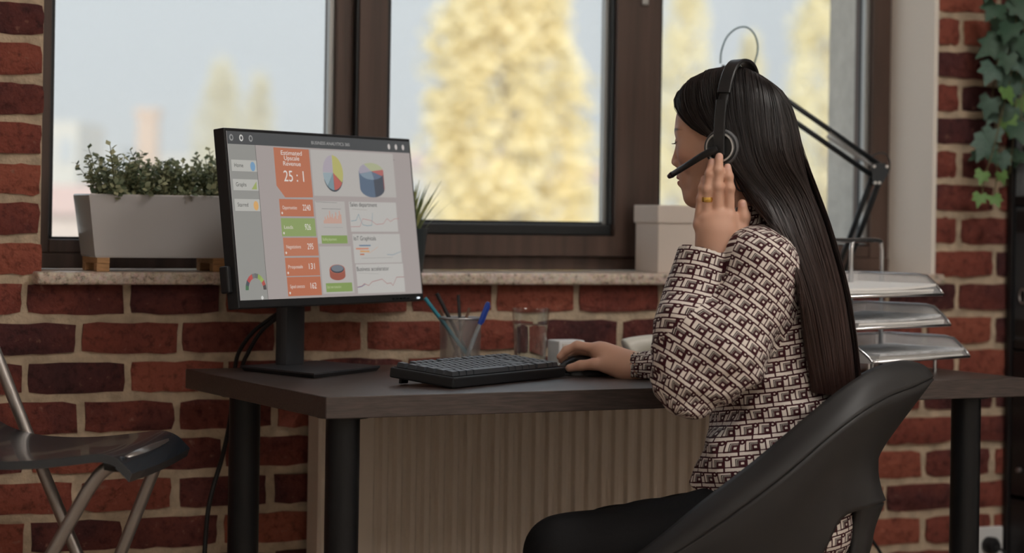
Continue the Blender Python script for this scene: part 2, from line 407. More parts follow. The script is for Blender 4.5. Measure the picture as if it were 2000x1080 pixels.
def house(pxa, pxb, dist, top_px, label, col, tower=False, roof=True):
    a = PD(pxa, 400, dist); b = PD(pxb, 400, dist); s = F / dist; top = CAM.z + (Y0 - top_px) / s; c = (a + b) / 2; wd = (b - a).length; dp = 9 if not tower else wd
    rz = -TH; t = thing('town_house' if not tower else 'brick_chimney_tower', label, 'building', (c.x, c.y, -9), rz, group='buildings across the town')
    m = mat('facade ' + label, col, .9, noise=.08, nscale=.5); M = Matrix.Translation((c.x, c.y, 0)) @ Matrix.Rotation(rz, 4, 'Z')
    MB().box((0, dp / 2, (top - 9) / 2), (wd, dp, top + 9), M=M).build('walls', m, t)
    if tower: MB().box((0, dp / 2, top + .2), (wd * 1.25, dp * 1.25, .5), M=M).build('cap', m, t); return
    if roof: MB().add([M @ Vector(p) for p in [(-wd / 2 - .3, -.4, top), (wd / 2 + .3, -.4, top), (wd / 2 + .3, dp, top), (-wd / 2 - .3, dp, top), (-wd / 2, dp * .5, top + 1.2), (wd / 2, dp * .5, top + 1.2)]], [(0, 1, 5, 4), (2, 3, 4, 5), (1, 2, 5), (3, 0, 4), (3, 2, 1, 0)]).build('roof', m_roof, t)
    nx = max(2, int(wd / 2.2)); wm = None
    for i in range(nx):
        for j in range(4):
            MB().box((-wd / 2 + (i + .5) * wd / nx, -.03, top - 1.8 - j * 2.9), (.9, .08, 1.5), M=M).build('window', m_dwin, t)
house(60, 150, 140, 250, 'pale cream house at the left end of the skyline', (.86, .80, .70), roof=False)
house(30, 260, 90, 432, 'low near house with red roof left of the planter', (.75, .62, .55))
house(150, 232, 170, 300, 'grey white block behind the left shrub', (.80, .78, .75), roof=False)
house(266, 304, 150, 236, 'slim orange brick tower above the shrubs', (.85, .58, .40), tower=True)
house(300, 470, 180, 312, 'wide beige block behind the right shrub', (.84, .76, .66), roof=False)
house(700, 1000, 160, 330, 'cream block low behind the yellow poplar', (.86, .76, .62))
house(1080, 1300, 150, 352, 'pale sand block right of the yellow poplar', (.86, .78, .62))
house(1380, 1560, 170, 338, 'ivory block behind the seated woman', (.86, .80, .68), roof=False)

# autumn haze over the town
hzm = bpy.data.materials.new('autumn haze'); hzm.use_nodes = True; t_ = hzm.node_tree; t_.nodes.clear()
ho = t_.nodes.new('ShaderNodeOutputMaterial'); vsn = t_.nodes.new('ShaderNodeVolumeScatter'); vsn.inputs['Color'].default_value = (.99, .975, .955, 1); vsn.inputs['Density'].default_value = HAZE
t_.links.new(vsn.outputs[0], ho.inputs['Volume'])
hz_o = MB().box((150, 130, 15), (700, 220, 47)).build('haze', hzm, None, kind='structure')

# ---------------------------------------------------------------- unseen ceiling panels, added to fill the room with light
m_fill = mat('fill panel diffuser', (.9, .9, .9), .5, emit=(1.0, .955, .90), estr=FILL_STR)
m_fill_frame = mat('white fill panel frame', (.8, .8, .8), .5)
for i, (lx, ly, lab) in enumerate(FILL_PANELS):
    t = thing('fill_panel', 'added square fill panel on the ceiling ' + lab, 'fill light', (lx, ly, hz), group='added fill panels out of view')
    MB().box((lx, ly, hz - .015), (.62, .62, .03), bev=.004).build('frame', m_fill_frame, t)
    MB().box((lx, ly, hz - .032), (.57, .57, .008)).build('diffuser', m_fill, t)

# ---------------------------------------------------------------- radiator
m_rad = mat('cream enamel radiator', (.70, .60, .50), .38)
rt = thing('radiator', 'cream panel radiator with vertical ribs under the window behind the desk', 'radiator', (.15, -.07, .1))
rx0, rx1, rz0, rz1 = -.461, .80, .09, .665
prof = [(rx0, -.02), (rx0, -.082), (rx0 + .006, -.088), (rx0 + .118, -.088)]
x = rx0 + .118
while x < rx1 - .13:
    prof += [(x + .006, -.078), (x + .014, -.078), (x + .0195, -.088), (x + .030, -.088)]; x += .0315
prof += [(rx1 - .006, -.088), (rx1, -.082), (rx1, -.02)]
mb = MB(); mb.grid([[Vector((a, b, z)) for a, b in prof] for z in (rz0, rz0 + .05, rz1 - .05, rz1)])
mb.build('ribbed_panel', m_rad, rt, smooth=35)
MB().box(((rx0 + rx1) / 2, -.052, rz1 - .004), (rx1 - rx0, .066, .014), bev=.003).build('top_grille', m_rad, rt)
MB().box(((rx0 + rx1) / 2, -.05, rz0), (rx1 - rx0, .06, .01)).build('bottom_cover', m_rad, rt)
for bx in (rx0 + .2, rx1 - .2): MB().box((bx, -.019, .4), (.04, .026, .3)).build('bracket', m_rad, rt)

# ---------------------------------------------------------------- desk
m_desk = mat('dark brown woodgrain laminate', (.058, .041, .036), .36, spec=.75, noise=.5, nscale=22, stretch=(1, 14, 14), bump=.12, bscale=30)
m_leg = mat('black satin metal', (.006, .0065, .0075), .42, metal=.0, spec=.35)
DA = math.atan2(.093, 1.514)
DM = Matrix.Translation((-.715, -.823, 0)) @ Matrix.Rotation(DA, 4, 'Z')      # desk frame: origin = front left corner
dk = thing('desk', 'dark brown wooden desk with round black legs by the window', 'desk', DM @ Vector((.758, .35, 0)), DA)
DL, DW = 1.517, .688
MB().box((DL / 2, DW / 2, .7213), (DL, DW, .0374), bev=.0012, M=DM, seg=1).build('tabletop', m_desk, dk)
for (a, b) in ((.058, .060), (.058, DW - .17), (DL - .10, .060), (DL - .10, DW - .10)):
    lg = MB().lathe([(0, .014), (.0295, .014), (.0295, .7025), (0, .7025)], n=40, M=DM @ Matrix.Translation((a, b, 0))).build('leg', m_leg, dk, smooth=40)
    MB().lathe([(.0, .7025), (.045, .7025), (.045, .699), (.03, .699)], n=32, M=DM @ Matrix.Translation((a, b, 0))).build('mounting_plate', m_leg, lg)
    MB().lathe([(.0, .0), (.018, .0), (.02, .014), (0, .014)], n=24, M=DM @ Matrix.Translation((a, b, 0))).build('foot', m_leg, lg)

# ---------------------------------------------------------------- monitor
def PP(px, py, p0, n):
    r = PD(px, py, 1) - CAM; return CAM + r * ((Vector(p0) - CAM).dot(n) / r.dot(n))
MBL = Vector((-.747, -.438, .871)); mex = Vector((.502, .331, 0)).normalized()
mez = (Vector((-.763, -.398, 1.204)) - MBL); mez = (mez - mex * mez.dot(mex)).normalized(); mn = mex.cross(mez).normalized()
MW, MH = .602, .335
MM = Matrix.Translation(MBL) @ Matrix((mex, mn * -1, mez)).transposed().to_4x4()      # local x right, y into the panel, z up
m_black = mat('matt black plastic', (.016, .017, .019), .42)
m_blackg = mat('black gloss plastic', (.012, .013, .015), .25)
mc = DM.inverted() @ Vector((-.535, -.26, .74))
mon = thing('monitor', 'large black computer monitor showing charts, on a square stand', 'monitor', (-.545, -.262, .74), math.atan2(mex.y, mex.x))
MB().box((MW / 2, .013, MH / 2), (MW, .026, MH), bev=.002, M=MM).build('bezel', m_black, mon)
MB().box((MW / 2, .038, MH / 2), (MW * .72, .03, MH * .7), bev=.01, M=MM).build('back_cover', m_black, mon)
LIP = .006
scr_me = MB().box((MW / 2, .0005, MH / 2 + .0045), (MW - 2 * LIP, .002, MH - .021), M=MM)
def scr(name, col, k=1.0):
    g = sum(col) / 3; col = tuple(c * .78 + g * .22 for c in col)
    return mat('screen ' + name, (.02, .02, .02), .35, spec=.3, emit=col, estr=k)
def lin(r, g, b): return tuple(((v / 255) / 12.92 if v / 255 < .04045 else ((v / 255 + .055) / 1.055) ** 2.4) for v in (r, g, b))
SK = 0.82
screen = scr_me.build('screen', scr('background', lin(172, 160, 156), SK), mon, label='lit screen with an analytics dashboard')
inv = MM.inverted()
def S(cx, cy):
    p = inv @ PP(420 + cx / 2.7, 220 + cy / 2.7, MBL, mn); return (p.x, p.z)
LAYER = [.0]
def flat(name, pts, col, lay=1, key=None):
    """flat print: polygon of panel points"""
    y = -.0005 - .00025 * lay
    mb = MB().add([MM @ Vector((x, y, z)) for x, z in pts], [tuple(range(len(pts)))])
    return mb.build(name, scr(key or str(col), lin(*col), SK), screen)
def rect(name, a, b, col, lay=1):
    (xa, za), (xb, zb) = S(*a), S(*b); return flat(name, [(xa, zb), (xb, zb), (xb, za), (xa, za)], col, lay)
def text(s, at, h, col, lay=3, width=None, sx=1.0):
    cu = bpy.data.curves.new('lettering', 'FONT'); cu.body = s; cu.size = 1; o = bpy.data.objects.new('t', cu); C.objects.link(o)
    me = bpy.data.meshes.new_from_object(o); bpy.data.objects.remove(o); bpy.data.curves.remove(cu)
    xs = [v.co.x for v in me.vertices]; k = h / .7; wd = (max(xs) - min(xs)) * k
    kx = k * sx if width is None else width / (max(xs) - min(xs))
    x0_, z0_ = at; y = -.0005 - .00025 * lay
    vs = [MM @ Vector((x0_ + (v.co.x - min(xs)) * kx, y, z0_ + v.co.y * k)) for v in me.vertices]
    mb = MB().add(vs, [tuple(p.vertices) for p in me.polygons]); bpy.data.meshes.remove(me)
    return mb.build('lettering', scr('ink' + str(col), lin(*col), SK), screen)
def textc(s, a, b, col, h=None, lay=3):
    """text between crop points a (left baseline) and b (right end)"""
    xa, za = S(*a); xb, zb = S(*b); return text(s, (xa, za), h, col, lay, width=xb - xa)
def poly(name, pts, col, lay=2): return flat(name, [S(*p) for p in pts][::-1], col, lay)
def line(pts, col, wd=.0012, lay=3):
    P_ = [S(*p) for p in pts]; mb = MB(); y = -.0005 - .00025 * lay
    for (x0_, z0_), (x1_, z1_) in zip(P_, P_[1:]):
        d = Vector((x1_ - x0_, z1_ - z0_)); n = Vector((-d.y, d.x)).normalized() * wd / 2; e_ = d.normalized() * wd * .3
        mb.add([MM @ Vector((a, y, b)) for a, b in ((x0_ - e_.x + n.x, z0_ - e_.y + n.y), (x0_ - e_.x - n.x, z0_ - e_.y - n.y), (x1_ + e_.x - n.x, z1_ + e_.y - n.y), (x1_ + e_.x + n.x, z1_ + e_.y + n.y))], [(0, 1, 2, 3)])
    return mb.build('chart_line', scr('ink' + str(col), lin(*col), SK), screen)
def pie(c, rx, rz, a0, a1, col, lay=2, name='pie_slice', drop=0):
    x, z = c; n = 14; pts = [(x, z)] + [(x + rx * math.cos(math.radians(a0 + (a1 - a0) * i / n)), z + rz * math.sin(math.radians(a0 + (a1 - a0) * i / n))) for i in range(n + 1)]
    return flat(name, pts, col, lay)
xl, xr, zt, zb_ = LIP, MW - LIP, MH - .006, .015
flat('title_bar', [(xl, zt - .024), (xr, zt - .024), (xr, zt), (xl, zt)], (78, 80, 82), 1)
text('BUSINESS ANALYTICS 360', (.262, zt - .0165), .0062, (176, 174, 170), 3, width=.125)
for i, q in enumerate((.018, .047, .075)):
    ring = [(q + .006 * math.cos(t / 10 * 6.283), zt - .012 + .0065 * math.sin(t / 10 * 6.283)) for t in range(10)]
    flat('icon', ring, (150, 150, 148) if i != 1 else (215, 212, 206), 2); flat('icon', [(q + (x - q) * .55, zt - .012 + (z - zt + .012) * .55) for x, z in ring], (78, 80, 82), 3)
for q in (.523, .548, .573): flat('icon', [(q + .0045 * math.cos(t / 8 * 6.283), zt - .013 + .006 * math.sin(t / 8 * 6.283)) for t in range(8)], (205, 196, 190), 2)
SBX = .086
flat('sidebar', [(xl, zb_), (SBX, zb_), (SBX, zt - .024), (xl, zt - .024)], (152, 151, 145), 1)
flat('sidebar_edge', [(SBX, zb_), (SBX + .0015, zb_), (SBX + .0015, zt - .024), (SBX, zt - .024)], (110, 108, 104), 2)
for lab, (a, b), ic in (('Home', ((100, 248), (212, 312)), (110, 160, 200)), ('Graphs', ((106, 350), (216, 412)), (165, 180, 90)), ('Starred', ((116, 455), (226, 520)), (230, 170, 80))):
    xa, za = S(*a); xb, zb = S(*b); xa = xl + .006; xb = SBX
    flat('menu_button', [(xa, zb), (xb, zb), (xb, za), (xa, za)], (188, 186, 178), 2)
    text(lab, (xa + .008, (za + zb) / 2 - .003), .0075, (70, 70, 68), 3)
    cx, cz = xb - .012, (za + zb) / 2 - .001
    if lab == 'Graphs': flat('icon', [(cx - .009, cz - .007), (cx + .007, cz - .007), (cx + .007, cz + .008)], ic, 3)
    else: flat('icon', [(cx + .0075 * math.cos(t / 12 * 6.283), cz + .009 * math.sin(t / 12 * 6.283)) for t in range(12)], ic, 3)
# gauge
gx, gz = S(215, 935)
for i, col in enumerate([(70, 120, 80), (80, 85, 95), (190, 60, 60), (200, 70, 60), (120, 120, 120), (110, 110, 110), (150, 175, 70), (160, 185, 80), (190, 70, 60), (90, 80, 80)]):
    a0, a1 = math.pi * (1 - i / 10), math.pi * (1 - (i + 1) / 10)
    flat('gauge_segment', [(gx + .031 * math.cos(a0), gz + .031 * math.sin(a0)), (gx + .022 * math.cos(a0), gz + .022 * math.sin(a0)), (gx + .022 * math.cos(a1), gz + .022 * math.sin(a1)), (gx + .031 * math.cos(a1), gz + .031 * math.sin(a1))], col, 2)
flat('icon', [(gx + .016 + .004 * math.cos(t), gz - .015 + .004 * math.sin(t)) for t in (0, 1.05, 2.1, 3.14, 4.19, 5.24)], (214, 212, 208), 3)
OR, GR, WH, PN = (198, 110, 68), (146, 168, 92), (232, 224, 216), (186, 180, 174)
poly('tile', [(305, 183), (492, 195), (515, 447), (368, 447), (322, 385)], OR)
for s_, a, b in (('Estimated', (345, 222), (455, 226)), ('Upscale', (362, 250), (442, 255)), ('Revenue', (358, 279), (450, 283))): textc(s_, a, b, WH, .0085)
textc('25 : 1', (362, 362), (468, 366), WH, .021)
for lab, num, a, b, col in (('Opportunities', '2240', (331, 455), (520, 548), OR), ('Leads', '926', (340, 556), (532, 652), GR), ('Negotiations', '295', (352, 660), (545, 754), (200, 116, 76)), ('Proposals', '131', (362, 766), (553, 858), (200, 110, 66)), ('Signed contracts', '162', (372, 868), (562, 962), (198, 106, 62))):
    (xa, za), (xb, zb) = S(a[0] + 4, a[1]), S(b[0], b[1])
    flat('tile', [(xa, zb), (xb, zb), (xb, za), (xa, za)], col, 2)
    cz = (za + zb) / 2
    text(lab, (xa + .008, cz - .003), .0066, (226, 212, 200), 3, width=min(.045, .0055 * len(lab))); text(num, (xb - .034, cz - .005), .0115, WH, 3, width=.0062 * len(num))
    flat('icon', [(xa + .006 + .003 * math.cos(t), zb + .006 + .003 * math.sin(t)) for t in (0, 1.57, 3.14, 4.71)], (226, 212, 200), 3)
rect('panel', (500, 195), (955, 448), PN)
rect('panel', (524, 466), (700, 690), PN); rect('panel', (548, 706), (735, 950), PN)
rect('panel', (703, 470), (965, 628), (192, 188, 182)); rect('panel', (722, 640), (985, 790), (192, 188, 182)); rect('panel', (740, 800), (1002, 945), (194, 190, 184))
# pie chart
c = S(620, 322); rx = .033; rz = .0345
pie(c, rx, rz * 1.04, 200, 340, (72, 78, 88), 2); cz = (c[0], c[1] + .002)
for a0, a1, col in ((90, 180, (176, 164, 176)), (-35, 90, (190, 184, 92)), (-90, -35, (196, 92, 78)), (-128, -90, (120, 150, 160)), (-180, -128, (150, 170, 178))):
    pie(cz, rx, rz, a0 + .8, a1 - .8, col, 3)
# drum chart
c = S(820, 310); rx = .042; rz = .017; dh = .034
n = 16
pts = [(c[0] + rx * math.cos(math.pi + math.pi * i / n), c[1] - dh + rz * 1.1 * math.sin(math.pi + math.pi * i / n)) for i in range(n + 1)]
flat('drum_side', [(c[0] - rx, c[1])] + pts + [(c[0] + rx, c[1])], (92, 112, 136), 2)
flat('drum_side', [(c[0] + .006, c[1] - .01)] + [p for p in pts if p[0] > c[0] + .006] + [(c[0] + rx, c[1])], (80, 86, 98), 3)
flat('drum_side', [(c[0] + rx * .93, c[1] - dh - .004), (c[0] + rx, c[1] - dh), (c[0] + rx, c[1]), (c[0] + rx * .93, c[1] - .004)], (150, 82, 84), 4)
for a0, a1, col in ((15, 125, (178, 182, 138)), (125, 200, (166, 158, 172)), (200, 282, (128, 148, 164)), (282, 328, (100, 116, 140)), (328, 375, (190, 98, 92))):
    pie(c, rx, rz, a0 + .7, a1 - .7, col, 5)
# bar chart
hs = [.25, .5, .35, .62, .45, .95, .5, .72, .4, .55, .85, .35, .6, .95, .7]
for i, h_ in enumerate(hs):
    xa, za = S(572 + i * 6.4, 585); flat('bar', [(xa, za), (xa + .0027, za), (xa + .0027, za + .026 * h_), (xa, za + .026 * h_)], (214, 150, 122), 3)
line([(560, 507), (660, 509)], (120, 118, 115), .0008); line([(528, 470), (640, 476)], (130, 128, 124), .0008); line([(570, 605), (672, 606)], (165, 160, 156), .0008)
for a, b, s_ in (((558, 648), (698, 690), 'Building department'), ((582, 900), (724, 942), 'Start new transaction')):
    rect('button', a, b, (136, 164, 78), 2); xa, za = S(a[0] + 8, (a[1] + b[1]) / 2 + 6); text(s_, (xa, za), .0055, (196, 206, 150), 3, width=.045)
# small red drum
c = S(642, 825); rx, rz, dh = .0255, .009, .013
pts = [(c[0] + rx * math.cos(math.pi + math.pi * i / n), c[1] - dh + rz * math.sin(math.pi + math.pi * i / n)) for i in range(n + 1)]
flat('drum_side', [(c[0] - rx, c[1])] + pts + [(c[0] + rx, c[1])], (168, 84, 62), 2)
pie(c, rx, rz, 0, 360, (190, 100, 78), 3); pie(c, rx * .86, rz * .9, 0, 360, (70, 72, 80), 4); pie((c[0], c[1] + .0015), rx * .78, rz * .75, 0, 360, (118, 126, 136), 5)
DK = (58, 58, 58)
textc('Sales department', (710, 495), (852, 497), DK, .0085); line([(722, 508), (800, 514)], (170, 160, 150), .0008)
line([(715, 572), (742, 568), (754, 536), (766, 570), (778, 592), (800, 597), (824, 594), (828, 530)], (110, 150, 165))
line([(715, 602), (762, 601), (776, 560), (822, 570), (848, 590), (868, 588), (885, 586), (905, 558), (922, 575), (945, 560), (966, 558)], (190, 130, 125))
textc('IoT Graphicals', (730, 674), (846, 674), DK, .0085)
for i, (a, b, col) in enumerate((((757, 698), (818, 704), (88, 124, 155)), ((740, 714), (808, 721), (214, 130, 90)), ((762, 728), (812, 736), (220, 160, 80)), ((762, 744), (785, 751), (200, 110, 60)))): rect('bar', a, b, col, 3)
line([(740, 718), (775, 726), (812, 740), (838, 722), (856, 708)], (214, 160, 130), .0009); line([(905, 748), (935, 750), (978, 732)], (130, 155, 170)); line([(770, 768), (935, 764)], (160, 156, 150), .0008)
textc('Business accelerator', (746, 836), (915, 834), DK, .0085); line([(752, 846), (860, 850)], (170, 166, 160), .0008)
line([(750, 920), (772, 915), (785, 902), (808, 912), (826, 892), (878, 878), (905, 902), (925, 898), (936, 912), (955, 868), (994, 866)], (176, 106, 104))
line([(750, 922), (772, 917), (790, 905)], (90, 100, 150)); line([(940, 250), (940, 251)], DK, .002)
for i in range(5): MB().box((MW - .11 + i * .013, -.001, .006), (.006, .003, .002), M=MM).build('button', m_blackg, mon)
MB().box((MW - .022, -.0015, .006), (.006, .003, .0035), M=MM).build('power_light', mat('white status light', (.8, .85, .9), .3, emit=(.8, .9, 1), estr=.9), mon)
MB().box((-.006, .02, .055), (.012, .02, .05), bev=.003, M=MM).build('side_port_block', m_black, mon)
# stand: neck and square base
neck = Vector((-.562, -.190, 0)); nrz = math.atan2(mex.y, mex.x)
NM = Matrix.Translation(neck) @ Matrix.Rotation(nrz, 4, 'Z')
MB().box((.004, -.012, .935), (.07, .05, .07), bev=.006, M=NM).build('hinge', m_black, mon, smooth=40)
MB().box((0, 0, .848), (.060, .030, .20), bev=.006, M=NM).build('neck', mat('dark grey stand metal', (.045, .046, .05), .45, metal=.3), mon, smooth=40)
q = [PZ(470, 724, .74), PZ(613, 740, .74), PZ(742, 724, .74)]; q.append(q[0] + q[2] - q[1]); q[3] = Vector((-.472, -.092, .74))
bb = MB(); cq = sum(q, Vector()) / 4
top = [Vector((p.x, p.y, .750)) for p in q]; mid = [Vector((p.x, p.y, .747)) for p in q]; bot = [cq + (Vector((p.x, p.y, .7402)) - cq) * .95 for p in q]
for b_ in bot: b_.z = .7402
bb.add(top + mid + bot, [(0, 1, 2, 3), (11, 10, 9, 8)] + [(k, k + 4, (k + 1) % 4 + 4, (k + 1) % 4) for k in range(4)] + [(k + 4, k + 8, (k + 1) % 4 + 8, (k + 1) % 4 + 4) for k in range(4)])
bb.build('base', mat('dark grey brushed base', (.05, .052, .058), .38, metal=.4), mon)

# monitor cables
m_cable = mat('black cable rubber', (.008, .008, .009), .5)
def cable(name, pts, r, label, cat='cable', n=40, m=m_cable, group=None):
    return MB().tube(catmull(pts, n), r, 8).build(name, m, None, smooth=1, label=label, cat=cat, group=group)
cable('monitor_cable', [PD(560, 600, 4.5), PD(528, 622, 4.52), PD(495, 648, 4.53), PD(468, 685, 4.54), PD(459, 722, 4.55), PD(457, 790, 4.55), PD(452, 820, 4.53)], .0042, 'left one of two black cables hanging behind the monitor', group='monitor cables')
cable('monitor_cable', [PD(565, 604, 4.48), PD(532, 628, 4.5), PD(508, 650, 4.51), PD(484, 690, 4.52), PD(472, 722, 4.53), PD(465, 790, 4.54)], .0042, 'right one of two black cables hanging behind the monitor', group='monitor cables')
cable('power_cable', [PD(452, 800, 4.53), PD(444, 850, 4.5), PD(432, 900, 4.48), PD(417, 950, 4.46), PD(406, 1000, 4.45), PD(400, 1075, 4.44), PD(398, 1150, 4.43), PD(405, 1300, 4.4), PD(440, 1420, 4.4)], .0048, 'single black cable dropping beside the rear desk leg')

# ---------------------------------------------------------------- keyboard
ku = Vector((.325, .212, 0)).normalized(); kv = Vector((-ku.y, ku.x, 0)); KL, KW = .388, .140
kt = math.radians(5.2); kvt = (kv * math.cos(kt) + ZV * math.sin(kt)); kn = ku.cross(kvt)
K0 = Vector((-.439, -.719, .7410))
KM = Matrix.Translation(K0) @ Matrix((ku, kvt, kn)).transposed().to_4x4()
kb = thing('keyboard', 'black computer keyboard on the desk in front of the monitor', 'keyboard', K0 + ku * .19 + kv * .07 - ZV * .0005, math.atan2(ku.y, ku.x))
m_key = mat('black key caps', (.045, .05, .058), .36)
MB().box((KL / 2, KW / 2, .0095), (KL, KW, .019), bev=.003, M=KM).build('case', m_black, kb)
MB().box((KL / 2, KW / 2, .0197), (KL - .01, KW - .012, .0012), M=KM).build('key_plate', m_blackg, kb)
for a in (.03, KL - .05): MB().box((a, KW - .012, -.0052), (.022, .006, .0115), bev=.001, M=KM).build('foot', m_black, kb)
def key_mesh(w_):
    b_, t_ = w_ / 2 - .0008, w_ / 2 - .0026; d0, d1 = .0086, .0066
    v = [(-b_, -d0, 0), (b_, -d0, 0), (b_, d0, 0), (-b_, d0, 0), (-t_, -d1, .0075), (t_, -d1, .0075), (t_, d1 + .0008, .0082), (-t_, d1 + .0008, .0082)]
    me = bpy.data.meshes.new('key'); me.from_pydata(v, [], [(3, 2, 1, 0), (4, 5, 6, 7), (0, 1, 5, 4), (1, 2, 6, 5), (2, 3, 7, 6), (3, 0, 4, 7)]); me.materials.append(m_key); return me
U = .0189; kcache = {}
rows = [  # widths; negative = gap
    [1, -1, 1, 1, 1, 1, -.5, 1, 1, 1, 1, -.5, 1, 1, 1, 1, -.3, 1, 1, 1, 1],
    [1] * 13 + [2, -.3] + [1] * 4, [1.5] + [1] * 12 + [1.5, -.3] + [1] * 4, [1.75] + [1] * 11 + [2.25, -.3] + [1] * 4,
    [2.25] + [1] * 10 + [2.75, -.3] + [1] * 4, [1.25] * 3 + [6.25] + [1.25] * 4 + [-.3, 2, 1, 1]]
for r_, row in enumerate(rows):
    x = .008; y = KW - .017 - r_ * .0204 - (.003 if r_ else 0)
    for w_ in row:
        if w_ < 0: x += -w_ * U; continue
        me = kcache.setdefault(w_, key_mesh(w_ * U)); o = bpy.data.objects.new('key', me); C.objects.link(o); o.parent = kb
        o.matrix_basis = INV[kb.name] @ KM @ Matrix.Translation((x + w_ * U / 2, y, .0203)); x += w_ * U

# ---------------------------------------------------------------- mouse
mp = PZ(1146, 732, .7402); mrz = math.radians(180) - TH + .12
MMs = Matrix.Translation(mp) @ Matrix.Rotation(mrz, 4, 'Z')
mt = thing('computer_mouse', 'black computer mouse under her right hand', 'mouse', mp, mrz)
def mouse_surf(k=1.0, z0=0.0):
    rows_ = []
    for i in range(13):
        t = i / 12; xx = -.055 + .11 * t; wd = .031 * (1 - abs(2 * t - 1) ** 3.2) ** .5 * (1 - .10 * math.sin(math.pi * t)) + .0005; hh = .036 * math.sin(math.pi * (.10 + .82 * (1 - t) ** .85)) ** .8
        rows_.append([MMs @ Vector((xx, wd * k * math.cos(math.pi * j / 12), z0 + max(.0, hh * k) * math.sin(math.pi * j / 12) ** .7 + .004 * (1 if 0 < j < 12 else 0))) for j in range(13)])
    return rows_
MB().grid(mouse_surf()).build('shell', m_blackg, mt, smooth=1)
MB().box((0, 0, .002), (.10, .05, .004), bev=.0015, M=MMs).build('sole', m_black, mt)
MB().tube([MMs @ Vector((.03, -.004, .030)), MMs @ Vector((.03, .004, .030))], .009, 14).build('scroll_wheel', mat('grey wheel rubber', (.08, .08, .085), .6), mt, smooth=40)

# ---------------------------------------------------------------- pen cup and pens
CP = Vector((-.193, -.178, .7403)); 
def mesh_screen(name, dens=900, col=(.50, .50, .50), fill=.62, metal=.8):
    """perforated metal: fine holes too small to model, cut with transparency"""
    m = bpy.data.materials.new(name); m.use_nodes = True; t = m.node_tree; b = t.nodes['Principled BSDF']; N = t.nodes.new; L = t.links.new
    b.inputs['Base Color'].default_value = (*col, 1); b.inputs['Metallic'].default_value = metal; b.inputs['Roughness'].default_value = .4
    uv = N('ShaderNodeUVMap'); v = N('ShaderNodeMapping'); v.inputs['Rotation'].default_value = (0, 0, .785); v.inputs['Scale'].default_value = (dens, dens, dens)
    L(uv.outputs[0], v.inputs[0]); s = N('ShaderNodeSeparateXYZ'); L(v.outputs[0], s.inputs[0]); outs = []
    for k in 'XY':
        fr = N('ShaderNodeMath'); fr.operation = 'FRACT'; L(s.outputs[k], fr.inputs[0])
        g = N('ShaderNodeMath'); g.operation = 'GREATER_THAN'; L(fr.outputs[0], g.inputs[0]); g.inputs[1].default_value = 1 - fill; outs.append(g)
    mu = N('ShaderNodeMath'); mu.operation = 'MULTIPLY'; L(outs[0].outputs[0], mu.inputs[0]); L(outs[1].outputs[0], mu.inputs[1])
    tr = N('ShaderNodeBsdfTransparent'); mx = N('ShaderNodeMixShader'); L(mu.outputs[0], mx.inputs[0]); L(b.outputs[0], mx.inputs[1]); L(tr.outputs[0], mx.inputs[2])
    L(mx.outputs[0], t.nodes['Material Output'].inputs[0]); return m
m_mesh = mesh_screen('silver perforated metal', 420, fill=.74); m_silver = mat('silver metal', (.56, .56, .56), .28, metal=.9)
def uv_project(o, fn):
    me = o.data; uvl = me.uv_layers.new(name='UVMap')
    for lp in me.loops: uvl.data[lp.index].uv = fn(me.vertices[lp.vertex_index].co)
ct = thing('pen_cup', 'silver mesh pen cup holding pens on the desk', 'pen cup', CP)
cw = MB().lathe([(.0405, .003), (.0425, .098)], CP, 40).build('mesh_wall', m_mesh, ct, smooth=1)
me = cw.data; uvl = me.uv_layers.new(name='UVMap')
for pl in me.polygons:
    a0 = None
    for li in pl.loop_indices:
        v = me.vertices[me.loops[li].vertex_index].co; a = math.atan2(v.y, v.x)
        if a0 is None: a0 = a
        while a - a0 > math.pi: a -= 2 * math.pi
        while a - a0 < -math.pi: a += 2 * math.pi
        uvl.data[li].uv = (a * .042, v.z)
MB().tube([CP + Vector((.0425 * math.cos(a), .0425 * math.sin(a), .098)) for a in [i * math.pi / 18 for i in range(37)]], .0022, 8, caps=False).build('rim', m_silver, ct, smooth=1)
MB().lathe([(0, 0), (.041, 0), (.042, .004), (0, .004)], CP, 40).build('base', m_silver, ct, smooth=40)
def pen(name, tip_px, foot, r, body, label, cat='pen', cap=None, capm=None, group='pens in the mesh cup', d=4.6, tipm=None):
    top = PD(*tip_px, d); ft = CP + Vector(foot); t = thing(name, label, cat, ft, group=group)
    ax = (top - ft).normalized(); L = (top - ft).length; body_top = ft + ax * (L - (cap or 0))
    MB().tube([ft + ax * .012, body_top], r, 8 if cat == 'pencil' else 12).build('barrel', body, t, smooth=30)
    MB().tube([ft, ft + ax * .012], [.0006, r * .9], 8).build('tip', tipm or body, t, smooth=30)
    if cap: MB().tube([body_top, body_top + ax * cap * .9, top], [r * 1.25, r * 1.2, r * .8], 12).build('cap', capm, t, smooth=30); 
    if cap: MB().box((0, 0, 0), (.002, .003, cap * .8), M=Matrix.Translation(body_top + ax * cap * .45 + RV * r * 1.4) @ ax.to_track_quat('Z', 'Y').to_matrix().to_4x4()).build('clip', capm, t)
m_teal = mat('teal lacquer', (.02, .22, .30), .35); m_dk = mat('black lacquer', (.02, .02, .022), .35); m_wood = mat('brown pencil wood', (.16, .08, .05), .5)
m_clear = mat('clear pen plastic', (.62, .68, .72), .15, trans=.5); m_blue = mat('blue cap plastic', (.02, .07, .42), .3)
pen('pen', (830, 582), (.028, -.006, .006), .0040, m_teal, 'teal blue pen leaning left in the cup', d=4.60)
pen('pen', (853, 573), (.030, .004, .006), .0040, m_dk, 'black pen leaning left, beside the teal one', d=4.62)
pen('pencil', (895, 576), (.014, .018, .006), .0036, m_dk, 'black pencil standing near upright in the cup', 'pencil', d=4.64)
